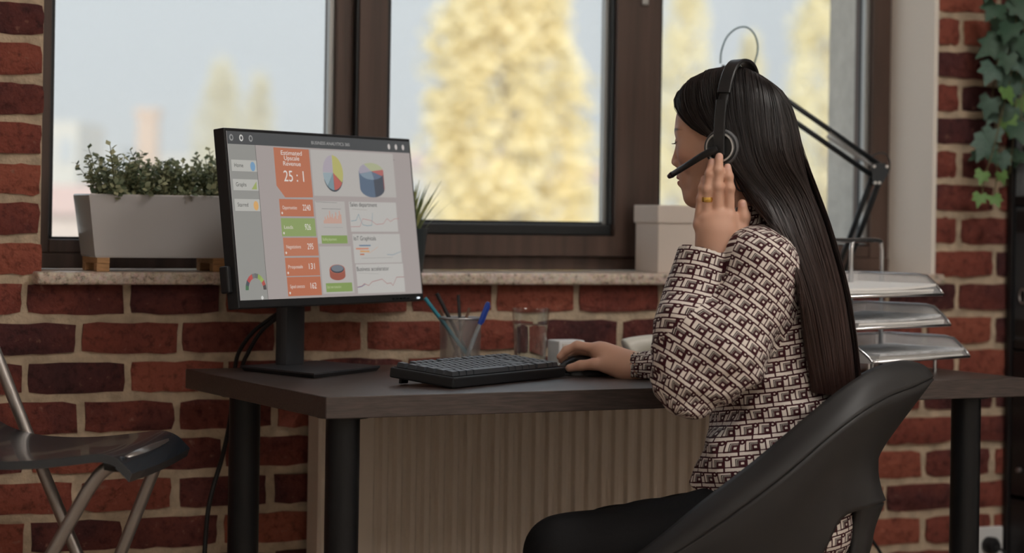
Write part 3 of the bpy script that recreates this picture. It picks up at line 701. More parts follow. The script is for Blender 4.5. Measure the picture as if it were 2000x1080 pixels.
pen('pencil', (917, 601), (-.012, .012, .006), .0034, m_wood, 'short brown pencil leaning right in the cup', 'pencil', d=4.63)
pen('pencil', (860, 605), (.012, .024, .006), .0034, m_wood, 'short brown pencil half hidden behind the teal pen', 'pencil', d=4.65)
pen('ballpoint_pen', (954, 590), (-.004, -.030, .006), .0042, m_clear, 'clear ballpoint pen with a blue cap leaning right', cap=.048, capm=m_blue, d=4.57)

# ---------------------------------------------------------------- glass of water
GP = Vector((-.056, -.222, .7403))
m_cl = glass_mat(); m_cl.name = 'clear drinking glass'; m_wa = mat('water', (.97, .98, .98), .0, trans=1.0, ior=1.33)
gt = thing('drinking_glass', 'clear glass tumbler half filled with water on the desk', 'glass', GP)
MB().lathe([(0, 0), (.031, 0), (.0325, .003), (.0385, .118), (.0378, .1192), (.0365, .118), (.0312, .010), (0, .008)], GP, 48).build('tumbler', m_cl, gt, smooth=50)
MB().lathe([(0, .0085), (.0306, .0105), (.0351, .086), (0, .086)], GP, 48).build('water', m_wa, gt, smooth=50)

# ---------------------------------------------------------------- small white box and telephone behind the hand
m_white = mat('white plastic', (.74, .74, .74), .4); m_ivory = mat('off white phone plastic', (.66, .64, .57), .38)
wb = PZ(1101, 716, .74); wrz = DA
wt = thing('charger_box', 'small white plastic box standing behind the water glass', 'box', (wb.x, wb.y, .7402), wrz)
WM = Matrix.Translation((wb.x, wb.y, .7402)) @ Matrix.Rotation(wrz, 4, 'Z')
MB().box((.005, .0, .0275), (.062, .05, .055), bev=.004, M=WM, seg=3).build('case', m_white, wt, smooth=40)
MB().box((.005, -.0255, .028), (.046, .002, .040), bev=.0008, M=WM).build('front_panel', mat('pale beige panel', (.62, .58, .53), .5), wt)
pb = Vector((.275, -.205, .7402)); prz = math.radians(-8)
pt = thing('telephone', 'off-white desk telephone behind her right forearm', 'telephone', pb, prz)
PM = Matrix.Translation(pb) @ Matrix.Rotation(prz, 4, 'Z')
bm_ = MB(); bm_.grid([[PM @ Vector((x, y, z)) for x, z in ((-.11, 0), (-.112, .018), (-.105, .024), (-.05, .022), (.08, .036), (.098, .034), (.10, 0))] for y in (-.085, -.08, .08, .085)]).add([PM @ Vector((x, y, z)) for y in (-.085, .085) for x, z in ((-.11, 0), (-.112, .018), (-.105, .024), (-.05, .022), (.08, .036), (.098, .034), (.10, 0))], [tuple(range(7)), tuple(range(7, 14))[::-1]])
bm_.build('base', m_ivory, pt, smooth=40)
hp = catmull([PM @ Vector(p) for p in [(-.112, -.05, .034), (-.095, -.05, .042), (-.06, -.05, .048), (-.01, -.05, .050), (.04, -.05, .050), (.085, -.05, .048), (.10, -.05, .040)]], 22)
MB().tube(hp, [.016 + .009 * abs(2 * i / 21 - 1) ** 3 * (1 if 0 < i < 21 else .6) for i in range(22)], 16).build('handset', m_ivory, pt, smooth=1)
for i in range(12): MB().box((.0 + (i % 3) * .022, .0 + (i // 3) * .018 - .01, .030 + (i % 3) * .0028), (.014, .010, .006), bev=.0015, M=PM).build('key', m_white, pt)

# ---------------------------------------------------------------- letter trays
TN = Vector((.477, -.668, .768)); ta = math.radians(20.8); TL_, TW_ = .341, .215
m_wire = mat('polished steel wire', (.62, .62, .63), .22, metal=.95); m_mesh2 = mesh_screen('silver tray mesh', 420, (.80, .80, .80), fill=.46, metal=.15)
m_paper = mat('white paper', (.78, .77, .75), .7); m_print = mat('printed magazine page', (.62, .64, .66), .6, noise=.35, nscale=30)
def tray_frame(z, sh): return Matrix.Translation((TN.x, TN.y, z)) @ Matrix.Rotation(ta, 4, 'Z') @ Matrix.Translation((sh, 0, 0))
tr = thing('letter_tray', 'three-tier silver mesh letter tray on the right end of the desk', 'letter tray', (TN.x + .13, TN.y + .15, .7402), ta)
TIERS = ((.768, 0., 'lowest'), (.835, -.072, 'middle'), (.898, -.100, 'top'))
def uvsheet(rows, name, m, par):
    mb = MB().grid(rows); o = mb.build(name, m, par); me = o.data; uvl = me.uv_layers.new(name='UVMap')
    for lp in me.loops:
        v = me.vertices[lp.vertex_index].co; uvl.data[lp.index].uv = (v.x + v.y * .37, v.z * 1.0 + v.y)
    return o
HWL = .042
def wall_h(t):   # height of an end wall from the open near side to the back
    return .004 + (HWL - .004) * (0 if t < .0 else min(1, t / .22) ** .8)
for z, sh, nm in TIERS:
    T = tray_frame(z, sh); ts = [0, .03, .06, .1, .15, .2, .3, .5, .75, 1]
    tier = uvsheet([[T @ Vector((0, 0, 0)), T @ Vector((TL_, 0, 0))], [T @ Vector((0, TW_, 0)), T @ Vector((TL_, TW_, 0))]], 'tier', m_mesh2, tr)
    for xx, sl in ((0, -.012), (TL_, .006)):
        uvsheet([[T @ Vector((xx, t * TW_, 0)) for t in ts], [T @ Vector((xx + sl * min(1, t * 5), t * TW_, wall_h(t))) for t in ts]], 'end_wall', m_mesh2, tier)
    uvsheet([[T @ Vector((0, TW_, 0)), T @ Vector((TL_, TW_, 0))], [T @ Vector((-.012, TW_, HWL)), T @ Vector((TL_ + .006, TW_, HWL))]], 'back_wall', m_mesh2, tier)
    rim = [T @ Vector((0, 0, .003))] + [T @ Vector((-.012 * min(1, t * 5), t * TW_, wall_h(t))) for t in ts] + [T @ Vector((TL_ + .006 * min(1, t * 5), t * TW_, wall_h(t))) for t in ts[::-1]] + [T @ Vector((TL_, 0, .003)), T @ Vector((0, 0, .003))]
    MB().tube(rim, .0028, 8).build('rim', m_wire, tier, smooth=1)
    # papers lying in the tier
    pr = random.Random(int(z * 1000))
    for k in range(3):
        a0 = pr.uniform(-.05, .05); ox, oy = pr.uniform(.012, .03), pr.uniform(.0, .006)
        cur = pr.uniform(.003, .012) if k == 2 else .001; z_ = .0035 + k * .0052
        P_ = lambda i, j, dz: T @ (Matrix.Rotation(a0 * .4, 4, 'Z') @ Vector((ox + .297 * i / 10, oy + .195 * j / 4, z_ + dz + cur * max(0, i / 10 - .55) ** 2 * 4 + .0002 * math.sin(i * .9 + k))))
        tp = [[P_(i, j, .0046) for i in range(11)] for j in range(5)]; bt_ = [[P_(i, j, 0) for i in range(11)] for j in range(5)]
        mb = MB().grid(tp); mb.grid(bt_, flip=True); mb.grid([bt_[0], tp[0]]); mb.grid([tp[-1], bt_[-1]]); mb.grid([[r_[-1] for r_ in bt_], [r_[-1] for r_ in tp]]); mb.grid([[r_[0] for r_ in tp], [r_[0] for r_ in bt_]])
        o = mb.build('paper_stack' if k < 2 else 'magazine', m_paper if k < 2 else (m_print if nm != 'top' else m_paper), None, smooth=40)
        tag(o, '%s in the %s tier of the letter tray' % ((('undermost thin stack of white sheets', 'middle thin stack of white sheets')[k] if k < 2 else ('printed page lying on top' if nm != 'top' else 'curled white sheet lying on top')), nm), 'paper', 'papers in the letter tray')
T0 = tray_frame(.7402, 0)
nb = T0.to_3x3() @ Vector((0, 1, 0)); pbk = T0 @ Vector((0, TW_ - .02, 0))
pA = PP(1663, 470, pbk, nb); pB = PP(1723, 470, pbk, nb)
for (q0, q1) in ((pA, pB),):
    dxx = (q1 - q0).normalized(); b0 = Vector((q0.x, q0.y, .743)); b1 = Vector((q1.x, q1.y, .743))
    MB().tube([b0] + catmull([q0 - ZV * .03, q0 - ZV * .012 + dxx * .002, q0 + dxx * .014, q1 - dxx * .014, q1 - ZV * .012 - dxx * .002, q1 - ZV * .03], 24) + [b1], .0052, 10).build('support_loop', m_wire, tr, smooth=1)
    off = dxx * -.16
    MB().tube([b0 + off] + catmull([q0 + off - ZV * .03, q0 + off - ZV * .012 + dxx * .002, q0 + off + dxx * .014, q1 + dxx * -.09, q1 + dxx * -.03], 24), .0052, 10).build('support_loop', m_wire, tr, smooth=1)
for (a, b) in ((.03, .03), (TL_ - .08, .03), (.03, TW_ - .03), (TL_ - .08, TW_ - .03)): MB().tube([T0 @ Vector((a, b, 0)), T0 @ Vector((a, b, .028))], .004, 8).build('foot', m_wire, tr, smooth=40)

# ---------------------------------------------------------------- architect lamp
m_lamp = mat('black lamp enamel', (.022, .026, .030), .35, metal=.2)
LD = 5.03; lb = PZ(1600, 684, .74); jt = PD(1716, 336, LD); hd_ = PD(1432, 138, 4.97)
lt = thing('desk_lamp', 'black spring-arm architect lamp at the back of the desk', 'lamp', (lb.x, lb.y, .7402))
MB().lathe([(0, 0), (.055, 0), (.056, .008), (.05, .016), (.014, .02), (.012, .06), (0, .06)], (lb.x, lb.y, .7402), 32).build('base', m_lamp, lt, smooth=40)
lo = Vector((lb.x, lb.y, .79))
perp = (jt - lo).cross(DV).normalized() * .009
for sg in (-1, 1): MB().tube([lo + perp * sg, jt + perp * sg - (jt - lo).normalized() * .02], .0062, 8).build('lower_arm', m_lamp, lt, smooth=1)
u2 = (hd_ - jt).normalized(); perp2 = u2.cross(DV).normalized() * .0145
if perp2.z < 0: perp2 = -perp2
for sg in (-1, 1): MB().tube([jt + perp2 * sg - u2 * (.0 if sg > 0 else -.01), hd_ + perp2 * sg], .0060, 8).build('upper_arm', m_lamp, lt, smooth=1)
mm_spring = mat('grey spring steel', (.42, .40, .38), .35, metal=.8)
for sg in (-1, 1):
    a = jt + u2 * .02 + DV * -.010 + perp2 * .1; b = jt + u2 * .145 + DV * -.010 - perp2 * .35 * 0 + perp2 * .2 + perp2 * .35 * sg; n = 150
    MB().tube([a + (b - a) * (i / n) + (perp2.normalized() * math.cos(i * 1.15) + DV * math.sin(i * 1.15)) * .0036 for i in range(n + 1)], .0011, 5).build('spring', mm_spring, lt, smooth=1)
jp = [(-.02, .018), (.012, .02), (.022, .0), (.004, -.030), (-.012, -.030)]
Mj = Matrix.Translation(jt) @ Matrix((RV, ZV, -DV)).transposed().to_4x4()
for dz in (-.012, .010): MB().prism(jp, .003, Mj @ Matrix.Translation((0, 0, dz))).build('joint_plate', m_lamp, lt)
for (a, b) in ((.016, .012), (.0, -.024), (-.009, -.024), (-.012, .012)): MB().tube([Mj @ Vector((a, b, -.016)), Mj @ Vector((a, b, .017))], .0036, 10).build('bolt', m_silver, lt, smooth=40)
# shade pointing down, mostly behind her head
sa = (ZV * .93 + RV * .30).normalized(); Ms = Matrix.Translation(PD(1408, 150, 4.95)) @ sa.to_track_quat('Z', 'Y').to_matrix().to_4x4()
MB().lathe([(.0, .012), (.022, .010), (.030, .0), (.034, -.03), (.062, -.085), (.060, -.085), (.031, -.03), (.0, -.005)], n=36, M=Ms).build('shade', m_lamp, lt, smooth=40)
MB().tube([Ms @ Vector((0, 0, .008)), Ms @ Vector((0, 0, .026))], .006, 12).build('shade_knob', m_lamp, lt, smooth=40)
MB().tube([Ms @ Vector((.02, 0, -.01)), hd_], .008, 10).build('shade_hinge', m_lamp, lt, smooth=40)
m_tcab = mat('dark teal lamp flex', (.03, .10, .11), .4)
MB().tube(catmull([PD(x, y, 4.95) for x, y in ((1407, 124), (1409, 100), (1420, 72), (1440, 55), (1460, 54), (1475, 70), (1480, 95), (1474, 122), (1462, 150))], 40), .0018, 8).build('cord', m_tcab, lt, smooth=1)
MB().tube(catmull([jt + RV * a + ZV * b for a, b in ((-.02, .01), (-.018, .03), (-.002, .042), (.015, .04), (.024, .025), (.024, .006), (.016, -.01))], 24), .0016, 8).build('cord', m_lamp, lt, smooth=1)

# ---------------------------------------------------------------- planter on the sill
m_trough = mat('glossy white planter', (.50, .48, .475), .16, coat=.3); m_oak = mat('light oak', (.50, .27, .12), .5, noise=.3, nscale=40, stretch=(1, 6, 6))
PX0, PX1 = -.925, -.48; SZT = .9257
pl = thing('planter', 'white trough planter with leafy green shrubs on wooden feet, on the sill', 'planter', (-.70, .04, SZT))
zb0, zt0 = .9535, 1.079
def ring_(z, g): return [Vector((PX0 + g, -.025 + g * .5, z)), Vector((PX1 - g, -.025 + g * .5, z)), Vector((PX1 - g, .105 - g * .5, z)), Vector((PX0 + g, .105 - g * .5, z))]
rr = [ring_(zb0, .018), ring_(zb0 + .004, .0155), ring_(zt0 - .003, .0), ring_(zt0, .002), ring_(zt0 - .002, .006), ring_(zt0 - .02, .008)]
mb = MB().grid(rr, close_u=True); mb.add(rr[0], [(3, 2, 1, 0)]); mb.build('trough', m_trough, pl)
MB().add(ring_(zt0 - .018, .008), [(0, 1, 2, 3)]).build('soil', mat('dark potting soil', (.03, .022, .016), .95), pl)
for xx in (-.893, -.655):
    stnd = MB().box((xx, .04, zb0 - .006), (.026, .118, .012), bev=.001).build('stand', m_oak, pl)
    for yy in (-.006, .086): MB().box((xx, yy, (SZT + zb0 - .012) / 2), (.026, .024, zb0 - .012 - SZT), bev=.001).build('leg', m_oak, stnd)
def leaf_mat(name, c1, c2, scale=60):
    m = bpy.data.materials.new(name); m.use_nodes = True; t = m.node_tree; b = t.nodes['Principled BSDF']; N = t.nodes.new; L = t.links.new
    g = N('ShaderNodeNewGeometry'); r = N('ShaderNodeValToRGB'); r.color_ramp.elements[0].color = (*c1, 1); r.color_ramp.elements[1].color = (*c2, 1)
    q = r.color_ramp.elements.new(.6); q.color = (*[(a * .6 + b_ * .4) for a, b_ in zip(c1, c2)], 1)
    L(g.outputs['Random Per Island'], r.inputs[0]); L(r.outputs[0], b.inputs['Base Color']); b.inputs['Roughness'].default_value = .55
    b.inputs['Subsurface Weight'].default_value = 0; 
    tl = N('ShaderNodeBsdfTranslucent'); L(r.outputs[0], tl.inputs[0]); mx = N('ShaderNodeMixShader'); mx.inputs[0].default_value = .32
    L(b.outputs[0], mx.inputs[1]); L(tl.outputs[0], mx.inputs[2]); L(mx.outputs[0], t.nodes['Material Output'].inputs[0]); return m
m_shrub = leaf_mat('small shrub leaves', (.13, .18, .105), (.66, .65, .40)); m_stem = mat('green brown stems', (.10, .10, .04), .7)
pr = random.Random(11)
for cx, n_, hgt, spx in ((-.85, 80, .084, .085), (-.755, 76, .078, .07), (-.645, 72, .084, .065), (-.545, 60, .086, .06)):
    lv = MB(); st = MB()
    for i in range(n_):
        a = pr.random() * 6.283; q = math.sqrt(pr.random()); b0 = Vector((cx + spx * .45 * q * math.cos(a), .04 + .035 * q * math.sin(a), zt0 - .02))
        H_ = hgt * pr.uniform(.55, 1.12) * (1.25 if pr.random() < .12 else 1); d = Vector((math.cos(a) * q * .75 + pr.gauss(0, .12), math.sin(a) * q * .45 - .05, 1)).normalized()
        if pr.random() < .12: d = Vector((pr.gauss(0, .4), -.75, .45)).normalized(); H_ *= .8
        pts = [b0, b0 + d * H_ * .5 + ZV * .004, b0 + d * H_ * 1.1 + ZV * .0]
        st.tube(catmull(pts, 5), .0008, 4)
        for k in range(15):
            t = .2 + .8 * k / 14; p = b0 + d * H_ * 1.1 * t; an = k * 2.4 + i
            up = d; o1 = d.orthogonal().normalized(); o1 = (Matrix.Rotation(an, 3, d) @ o1); ld = (o1 * .85 + d * .55).normalized(); sd = ld.cross(d).normalized()
            L = pr.uniform(.011, .018); wd = L * .40
            lv.add([p, p + ld * L * .5 + sd * wd, p + ld * L, p + ld * L * .5 - sd * wd], [(0, 1, 2), (0, 2, 3)])
    sh_ = lv.build('shrub', m_shrub, pl, kind='stuff'); st.build('stems', m_stem, sh_)

# ---------------------------------------------------------------- grass in a pot behind the monitor
gp = Vector((-.222, .045, SZT)); gt_ = thing('potted_grass', 'spiky green grass in a dark pot behind the monitor', 'plant', gp)
MB().lathe([(0, 0), (.033, 0), (.042, .088), (.044, .092), (.040, .092), (.038, .08), (0, .08)], gp, 28).build('pot', mat('dark blue grey pot', (.03, .04, .045), .5), gt_, smooth=40)
gl = MB()
for i in range(70):
    a = pr.random() * 6.283; q = pr.random(); b0 = gp + Vector((.03 * q * math.cos(a), .03 * q * math.sin(a), .08)); ln = pr.uniform(.07, .135); out = .15 + .55 * q
    dr = Vector((math.cos(a) * out, math.sin(a) * out, 1)).normalized(); sd = dr.cross(Vector((math.cos(a), math.sin(a), 0))).normalized(); w_ = pr.uniform(.0022, .0038)
    ps = [b0 + dr * ln * t + Vector((math.cos(a), math.sin(a), -.4)) * .03 * out * t * t for t in (0, .35, .7, 1)]
    ws = (w_ * .8, w_, w_ * .75, .0003); gl.grid([[p - sd * k, p + sd * k] for p, k in zip(ps, ws)])
gl.build('blades', leaf_mat('grass blades', (.10, .16, .06), (.55, .54, .22)), gt_, kind='stuff')

# ---------------------------------------------------------------- lidded cardboard box on the sill
m_card = mat('cream cardboard', (.66, .57, .50), .75); bx0, bx1 = .357, .56
bt = thing('storage_box', 'cream lidded cardboard box on the sill beside her face', 'box', ((bx0 + bx1) / 2, .055, SZT))
MB().box(((bx0 + bx1) / 2, .055, SZT + .070), (bx1 - bx0, .108, .14), bev=.0015).build('body', m_card, bt)
MB().box(((bx0 + bx1) / 2, .055, SZT + .130), (bx1 - bx0 + .008, .116, .040), bev=.0025).build('lid', m_card, bt)

# ---------------------------------------------------------------- bookcase with binders
m_shelf = mat('black shelf laminate', (.012, .011, .012), .45); m_gb = mat('grey binder cover', (.20, .23, .25), .45, noise=.25, nscale=60); m_db = mat('charcoal binder cover', (.05, .058, .066), .45)
bk = thing('bookcase', 'tall black bookcase at the right edge of the picture', 'bookcase', (1.46, -.42, 0))
BX0, BX1, BY0, BY1 = 1.292, 1.62, -.82, -.008
for yy in (BY1 - .009, (BY0 + BY1) / 2, BY0 + .009): MB().box(((BX0 + BX1) / 2, yy, .95), (BX1 - BX0, .018, 1.9), bev=.001).build('upright', m_shelf, bk)
MB().box((BX1 - .004, (BY0 + BY1) / 2, .95), (.008, BY1 - BY0, 1.9)).build('back_panel', m_shelf, bk)
for zz in (.06, .385, .76, 1.10, 1.50, 1.89): MB().box(((BX0 + BX1) / 2 + .003, (BY0 + BY1) / 2, zz), (BX1 - BX0 - .006, BY1 - BY0 - .036, .018)).build('shelf', m_shelf, bk)
MB().tube([(BX0 - .004, -.066, .466), (BX0 + .02, -.066, .466)], .006, 14).build('knob', m_silver, bk, smooth=40)
MB().box((BX0 + .012, -.22, .23), (.016, .38, .30), bev=.002).build('door', m_shelf, bk)
MB().box((BX0 + .012, -.22, .575), (.016, .38, .34), bev=.002).build('door', m_shelf, bk)
def binder(y, z, m, label, slot):
    t = thing('ring_binder', label, 'binder', (BX0 + .15, y, z), group='ring binders on the bookcase')
    MB().box((BX0 + .15, y, z + .158), (.285, .070, .316), bev=.002).build('cover', m, t)
    cx = BX0 + .0075 - .001
    rg = MB().tube([Vector((cx, y + .012 * math.cos(a), z + .105 + .017 * math.sin(a))) for a in [i * math.pi / 12 for i in range(25)]], .0022, 8, caps=False).build('finger_ring', m_silver, t, smooth=1)
    MB().lathe([(0, 0), (.011, 0)], n=24, M=Matrix.Translation((cx - .0005, y, z + .105)) @ Matrix.Scale(1.4, 4, (0, 0, 1)) @ Matrix.Rotation(-math.pi / 2, 4, 'Y')).build('finger_hole', m_gasket, t)
    if slot: MB().box((cx, y, z + .28), (.001, .056, .05)).build('label_slot', m_gasket, t); MB().box((cx, y, z + .03), (.001, .056, .04)).build('label_slot', m_gasket, t)
    else: MB().box((cx, y, z + .22), (.001, .05, .12)).build('label_sheet', m_paper, t)
binder(-.063, 1.110, m_gb, 'grey ring binder with a metal finger hole behind the ivy', False)
binder(-.139, 1.110, m_gb, 'grey ring binder second from the brick wall', False)
binder(-.063, .770, m_db, 'charcoal ring binder on the shelf below the grey one', True)
binder(-.139, .770, m_db, 'charcoal ring binder second from the brick wall', True)

# ---------------------------------------------------------------- ivy trailing from the bookcase
ip = Vector((1.42, -.20, 1.90)); iv = thing('ivy_plant', 'trailing green ivy hanging in front of the brick wall', 'plant', ip)
MB().lathe([(0, 0), (.06, 0), (.08, .13), (.085, .135), (.078, .135), (.07, .11), (0, .11)], ip, 28).build('pot', mat('white ceramic pot', (.6, .6, .58), .3), iv, smooth=40)
def ivy_leaf():
    pts = [(0, 0), (.30, -.22), (.52, .02), (.40, .22), (.48, .50), (.22, .52), (0, 1.0), (-.22, .52), (-.48, .50), (-.40, .22), (-.52, .02), (-.30, -.22)]
    V = [(0, .30, .06)] + [(x, y, -.10 * abs(x) - .12 * max(0, y - .5)) for x, y in pts]
    return V, [(0, i + 1, (i + 1) % 12 + 1) for i in range(12)]
LV, LF = ivy_leaf(); ivm = []
for nm, c in (('dark ivy leaf', (.045, .10, .06)), ('grey green ivy leaf', (.085, .15, .115)), ('young ivy leaf', (.15, .28, .08))):
    m = mat(nm, c, .5, noise=.35, nscale=18, bump=.2, bscale=40); me = bpy.data.meshes.new('leaf'); me.from_pydata(LV, [], LF); me.polygons.foreach_set('use_smooth', [True] * 12); me.materials.append(m); ivm.append(me)
vines = [[(1985, -60), (1975, 40), (1960, 150), (1950, 250), (1948, 330), (1940, 395)], [(1996, -60), (1990, 60), (1985, 180), (1978, 280), (1972, 340)], [(2010, -60), (1998, 100), (1996, 200), (1992, 270)], [(1990, -60), (1968, -10), (1955, 60), (1945, 130), (1938, 190)], [(1978, 130), (1955, 230), (1938, 300), (1922, 350), (1918, 392)]]
for vpx in vines:
    base_m = pr.uniform(-.10, -.05)
    MB().tube([ip + Vector((-.06, .08, .12)), ip + Vector((-.14, .11, .10))] + catmull([PY(x, y, base_m) for x, y in vpx], 24), .0013, 5).build('vine', mat('ivy vine', (.16, .13, .06), .7), iv, smooth=1)
def iv_leaf(px, py, size, m, kind_, roll):
    o = bpy.data.objects.new('leaf', ivm[kind_]); C.objects.link(o); o.parent = iv
    n = (-DV * .9 + RV * pr.gauss(-.1, .35) + ZV * pr.uniform(-.1, .6)).normalized(); tip = (-ZV * math.cos(roll) + RV * math.sin(roll)); tip = (tip - n * tip.dot(n)).normalized()
    M3 = Matrix((tip.cross(n), tip, n)).transposed().to_4x4(); M3 = Matrix.Translation(PY(px, py, m)) @ M3 @ Matrix.Scale(size, 4)
    o.matrix_basis = INV[iv.name] @ M3
# the leaves that stand out, then filler between them
for px, py, sz, k, rl in ((1945, 20, .062, 0, -.5), (1985, 15, .06, 0, .3), (1950, 92, .07, 0, -.9), (1990, 85, .06, 0, .2), (1968, 120, .05, 0, 0), (1942, 140, .065, 1, -.4), (1985, 150, .06, 0, .4), (1935, 205, .055, 1, -.3), (1965, 185, .045, 2, .2), (1992, 205, .045, 2, .5), (1940, 265, .052, 1, -.2), (1968, 240, .05, 2, .1), (1928, 285, .066, 1, -.5), (1985, 258, .055, 0, .3), (1958, 318, .042, 1, .1), (1920, 348, .038, 2, -.3), (1955, 350, .032, 2, .3), (1915, 392, .036, 2, -.2), (1941, 395, .036, 2, .3), (1960, 60, .055, 1, .4), (1975, 225, .05, 1, -.3), (1990, 130, .05, 1, .1), (1958, 155, .05, 1, .5), (1975, 60, .06, 0, -.2), (1975, -20, .06, 0, .2), (1945, -25, .06, 0, -.4), (1992, 40, .055, 1, .4)):
    iv_leaf(px, py - 12, sz, -.095 + pr.uniform(-.03, .03), k, rl)
for i in range(30):
    v = pr.choice(vines); q = v[pr.randrange(1, len(v) - 1)]; iv_leaf(q[0] + pr.uniform(-18, 22), min(300, q[1] + pr.uniform(-30, 20)), pr.uniform(.03, .05), -.065 + pr.uniform(-.02, .015), pr.choice((0, 0, 1)), pr.gauss(0, .6))

# ---------------------------------------------------------------- socket and plug
sk = thing('wall_socket', 'white wall socket low on the brick wall with a black plug', 'socket', (1.245, -.006, .25))
MB().box((1.245, -.010, .285), (.085, .013, .085), bev=.003).build('plate', m_white, sk)
MB().lathe([(0, 0), (.02, 0), (.021, .018), (.014, .03), (0, .03)], n=24, M=Matrix.Translation((1.245, -.017, .285)) @ Matrix.Rotation(math.pi / 2, 4, 'X')).build('plug', m_black, sk, smooth=40)
cable('plug_cable', [(1.245, -.045, .285), (1.26, -.06, .272), (1.275, -.07, .24), (1.28, -.08, .10), (1.20, -.12, .008), (1.0, -.2, .008)], .0035, 'short black cable hanging from the wall plug')
cable('floor_cable', [PD(1700, 1050, 4.75), PD(1720, 1080, 4.75), PD(1735, 1110, 4.75), (.75, -.32, .2), (.74, -.33, .006), (.6, -.3, .006)], .0035, 'thin black cable behind the office chair')

# ---------------------------------------------------------------- folding bar stool
m_seat = mat('black lacquered seat', (.014, .019, .026), .26, spec=.8, coat=.25); m_tube = mat('grey lacquered steel tube', (.34, .31, .29), .30, metal=.8)
fN = Vector((-1.05, -.836, 0)); sf = Vector((.867, -.498, 0)).normalized(); ss = Vector((.498, .867, 0)).normalized(); SWd = .40
st_ = thing('bar_stool', 'folding bar stool with black seat and grey tube legs at left', 'stool', fN - sf * .18 + ss * .2, math.atan2(sf.y, sf.x))
prof = [(-.39, .690), (-.37, .668), (-.33, .650), (-.27, .640), (-.18, .640), (-.10, .649), (-.06, .6545), (-.04, .653), (-.022, .645), (-.008, .632), (0, .624)]
pp = catmull([Vector((a, 0, b)) for a, b in prof], 40)
rows_ = []
for k in range(9):
    s_ = SWd * k / 8; e_ = .0 if 0 < k < 8 else 1
    rows_.append([fN + sf * (p.x * (1 if p.x > -.2 else 1 - .04 * abs(k / 4 - 1) ** 2)) + ss * s_ + ZV * (p.z - .004 * math.sin(math.pi * k / 8)) for p in pp])
mb = MB().grid(rows_); dn = [[q - ZV * .014 - sf * (.005 if i > 30 else 0) for i, q in enumerate(r_)] for r_ in rows_]; mb.grid(dn, flip=True)
for r1, r2 in ((rows_[0], dn[0]), (dn[-1], rows_[-1])): mb.grid([r2, r1])
mb.grid([[r_[-1] for r_ in rows_], [r_[-1] for r_ in dn]]); mb.grid([[r_[0] for r_ in dn], [r_[0] for r_ in rows_]])
mb.build('seat', m_seat, st_, smooth=35)
farp = fN + ss * (SWd - .03); nearp = fN + ss * .035; farA = fN + ss * (SWd + .012); nearA = fN - ss * .05
def to_floor(a, b, z=.012): d = (b - a); return a + d * ((z - a.z) / d.z)
a0 = PP(0, 710, farA, ss); a1 = PP(50, 838, farA, ss); a3 = PP(150, 1080, farA, ss); 
legA = [a0 + (a0 - a1) * 1.5, a0, a1, a3, to_floor(a1, a3)]
MB().tube(legA, .0112, 14).build('leg', m_tube, st_, smooth=1)
MB().tube([p - ss * (SWd + .012 + .05) for p in legA], .0112, 14).build('leg', m_tube, st_, smooth=1)
b0 = PP(222, 902, nearp, ss); b1 = PP(196, 925, nearp, ss); b2 = PP(170, 960, nearp, ss); b3 = PP(102, 1080, nearp, ss)
legB = catmull([b0 + sf * .010 + ZV * -.002, b0 - ZV * .004, b1, b2], 14) + [b3, to_floor(b2, b3)]
MB().tube(legB, .0112, 14).build('leg', m_tube, st_, smooth=1)
q0 = PP(308, 900, farp, ss); q1 = PP(236, 1080, farp, ss)
MB().tube([q0 + (q0 - q1) * .06, q0, q1, to_floor(q0, q1)], .0112, 14).build('leg', m_tube, st_, smooth=1)
MB().tube([b0 + sf * .010 - ZV * .002, b0 + sf * .010 - ZV * .002 + ss * (SWd - .065)], .0105, 12).build('seat_bar', m_tube, st_, smooth=1)
MB().tube([b0 - sf * .012 - ss * .004 - ZV * .002, b0 + sf * .020 - ss * .004 - ZV * .004], .013, 12).build('pivot_bracket', m_black, st_, smooth=40)
MB().tube([to_floor(b2, b3, .2), to_floor(q0, q1, .2)], .009, 12).build('foot_rest', m_tube, st_, smooth=1)
ctop = legA[0]; nn = ctop - ss * (SWd + .012 + .05)
rows_ = []
for zz in (-.03, -.025, .055, .06):
    rows_.append([ctop + (nn - ctop) * (i / 14) * 1.1 - (nn - ctop) * .05 - sf * .035 * math.sin(math.pi * i / 14) + ZV * zz + sf * .02 for i in range(15)])
mb = MB().grid(rows_); mb.grid([[p - sf * .012 for p in r_] for r_ in rows_], flip=True); mb.grid([[r_[0] for r_ in rows_], [r_[0] - sf * .012 for r_ in rows_]]); mb.grid([rows_[-1], [p - sf * .012 for p in rows_[-1]]]); mb.grid([[p - sf * .012 for p in rows_[0]], rows_[0]])
mb.build('backrest', m_seat, st_, smooth=35)

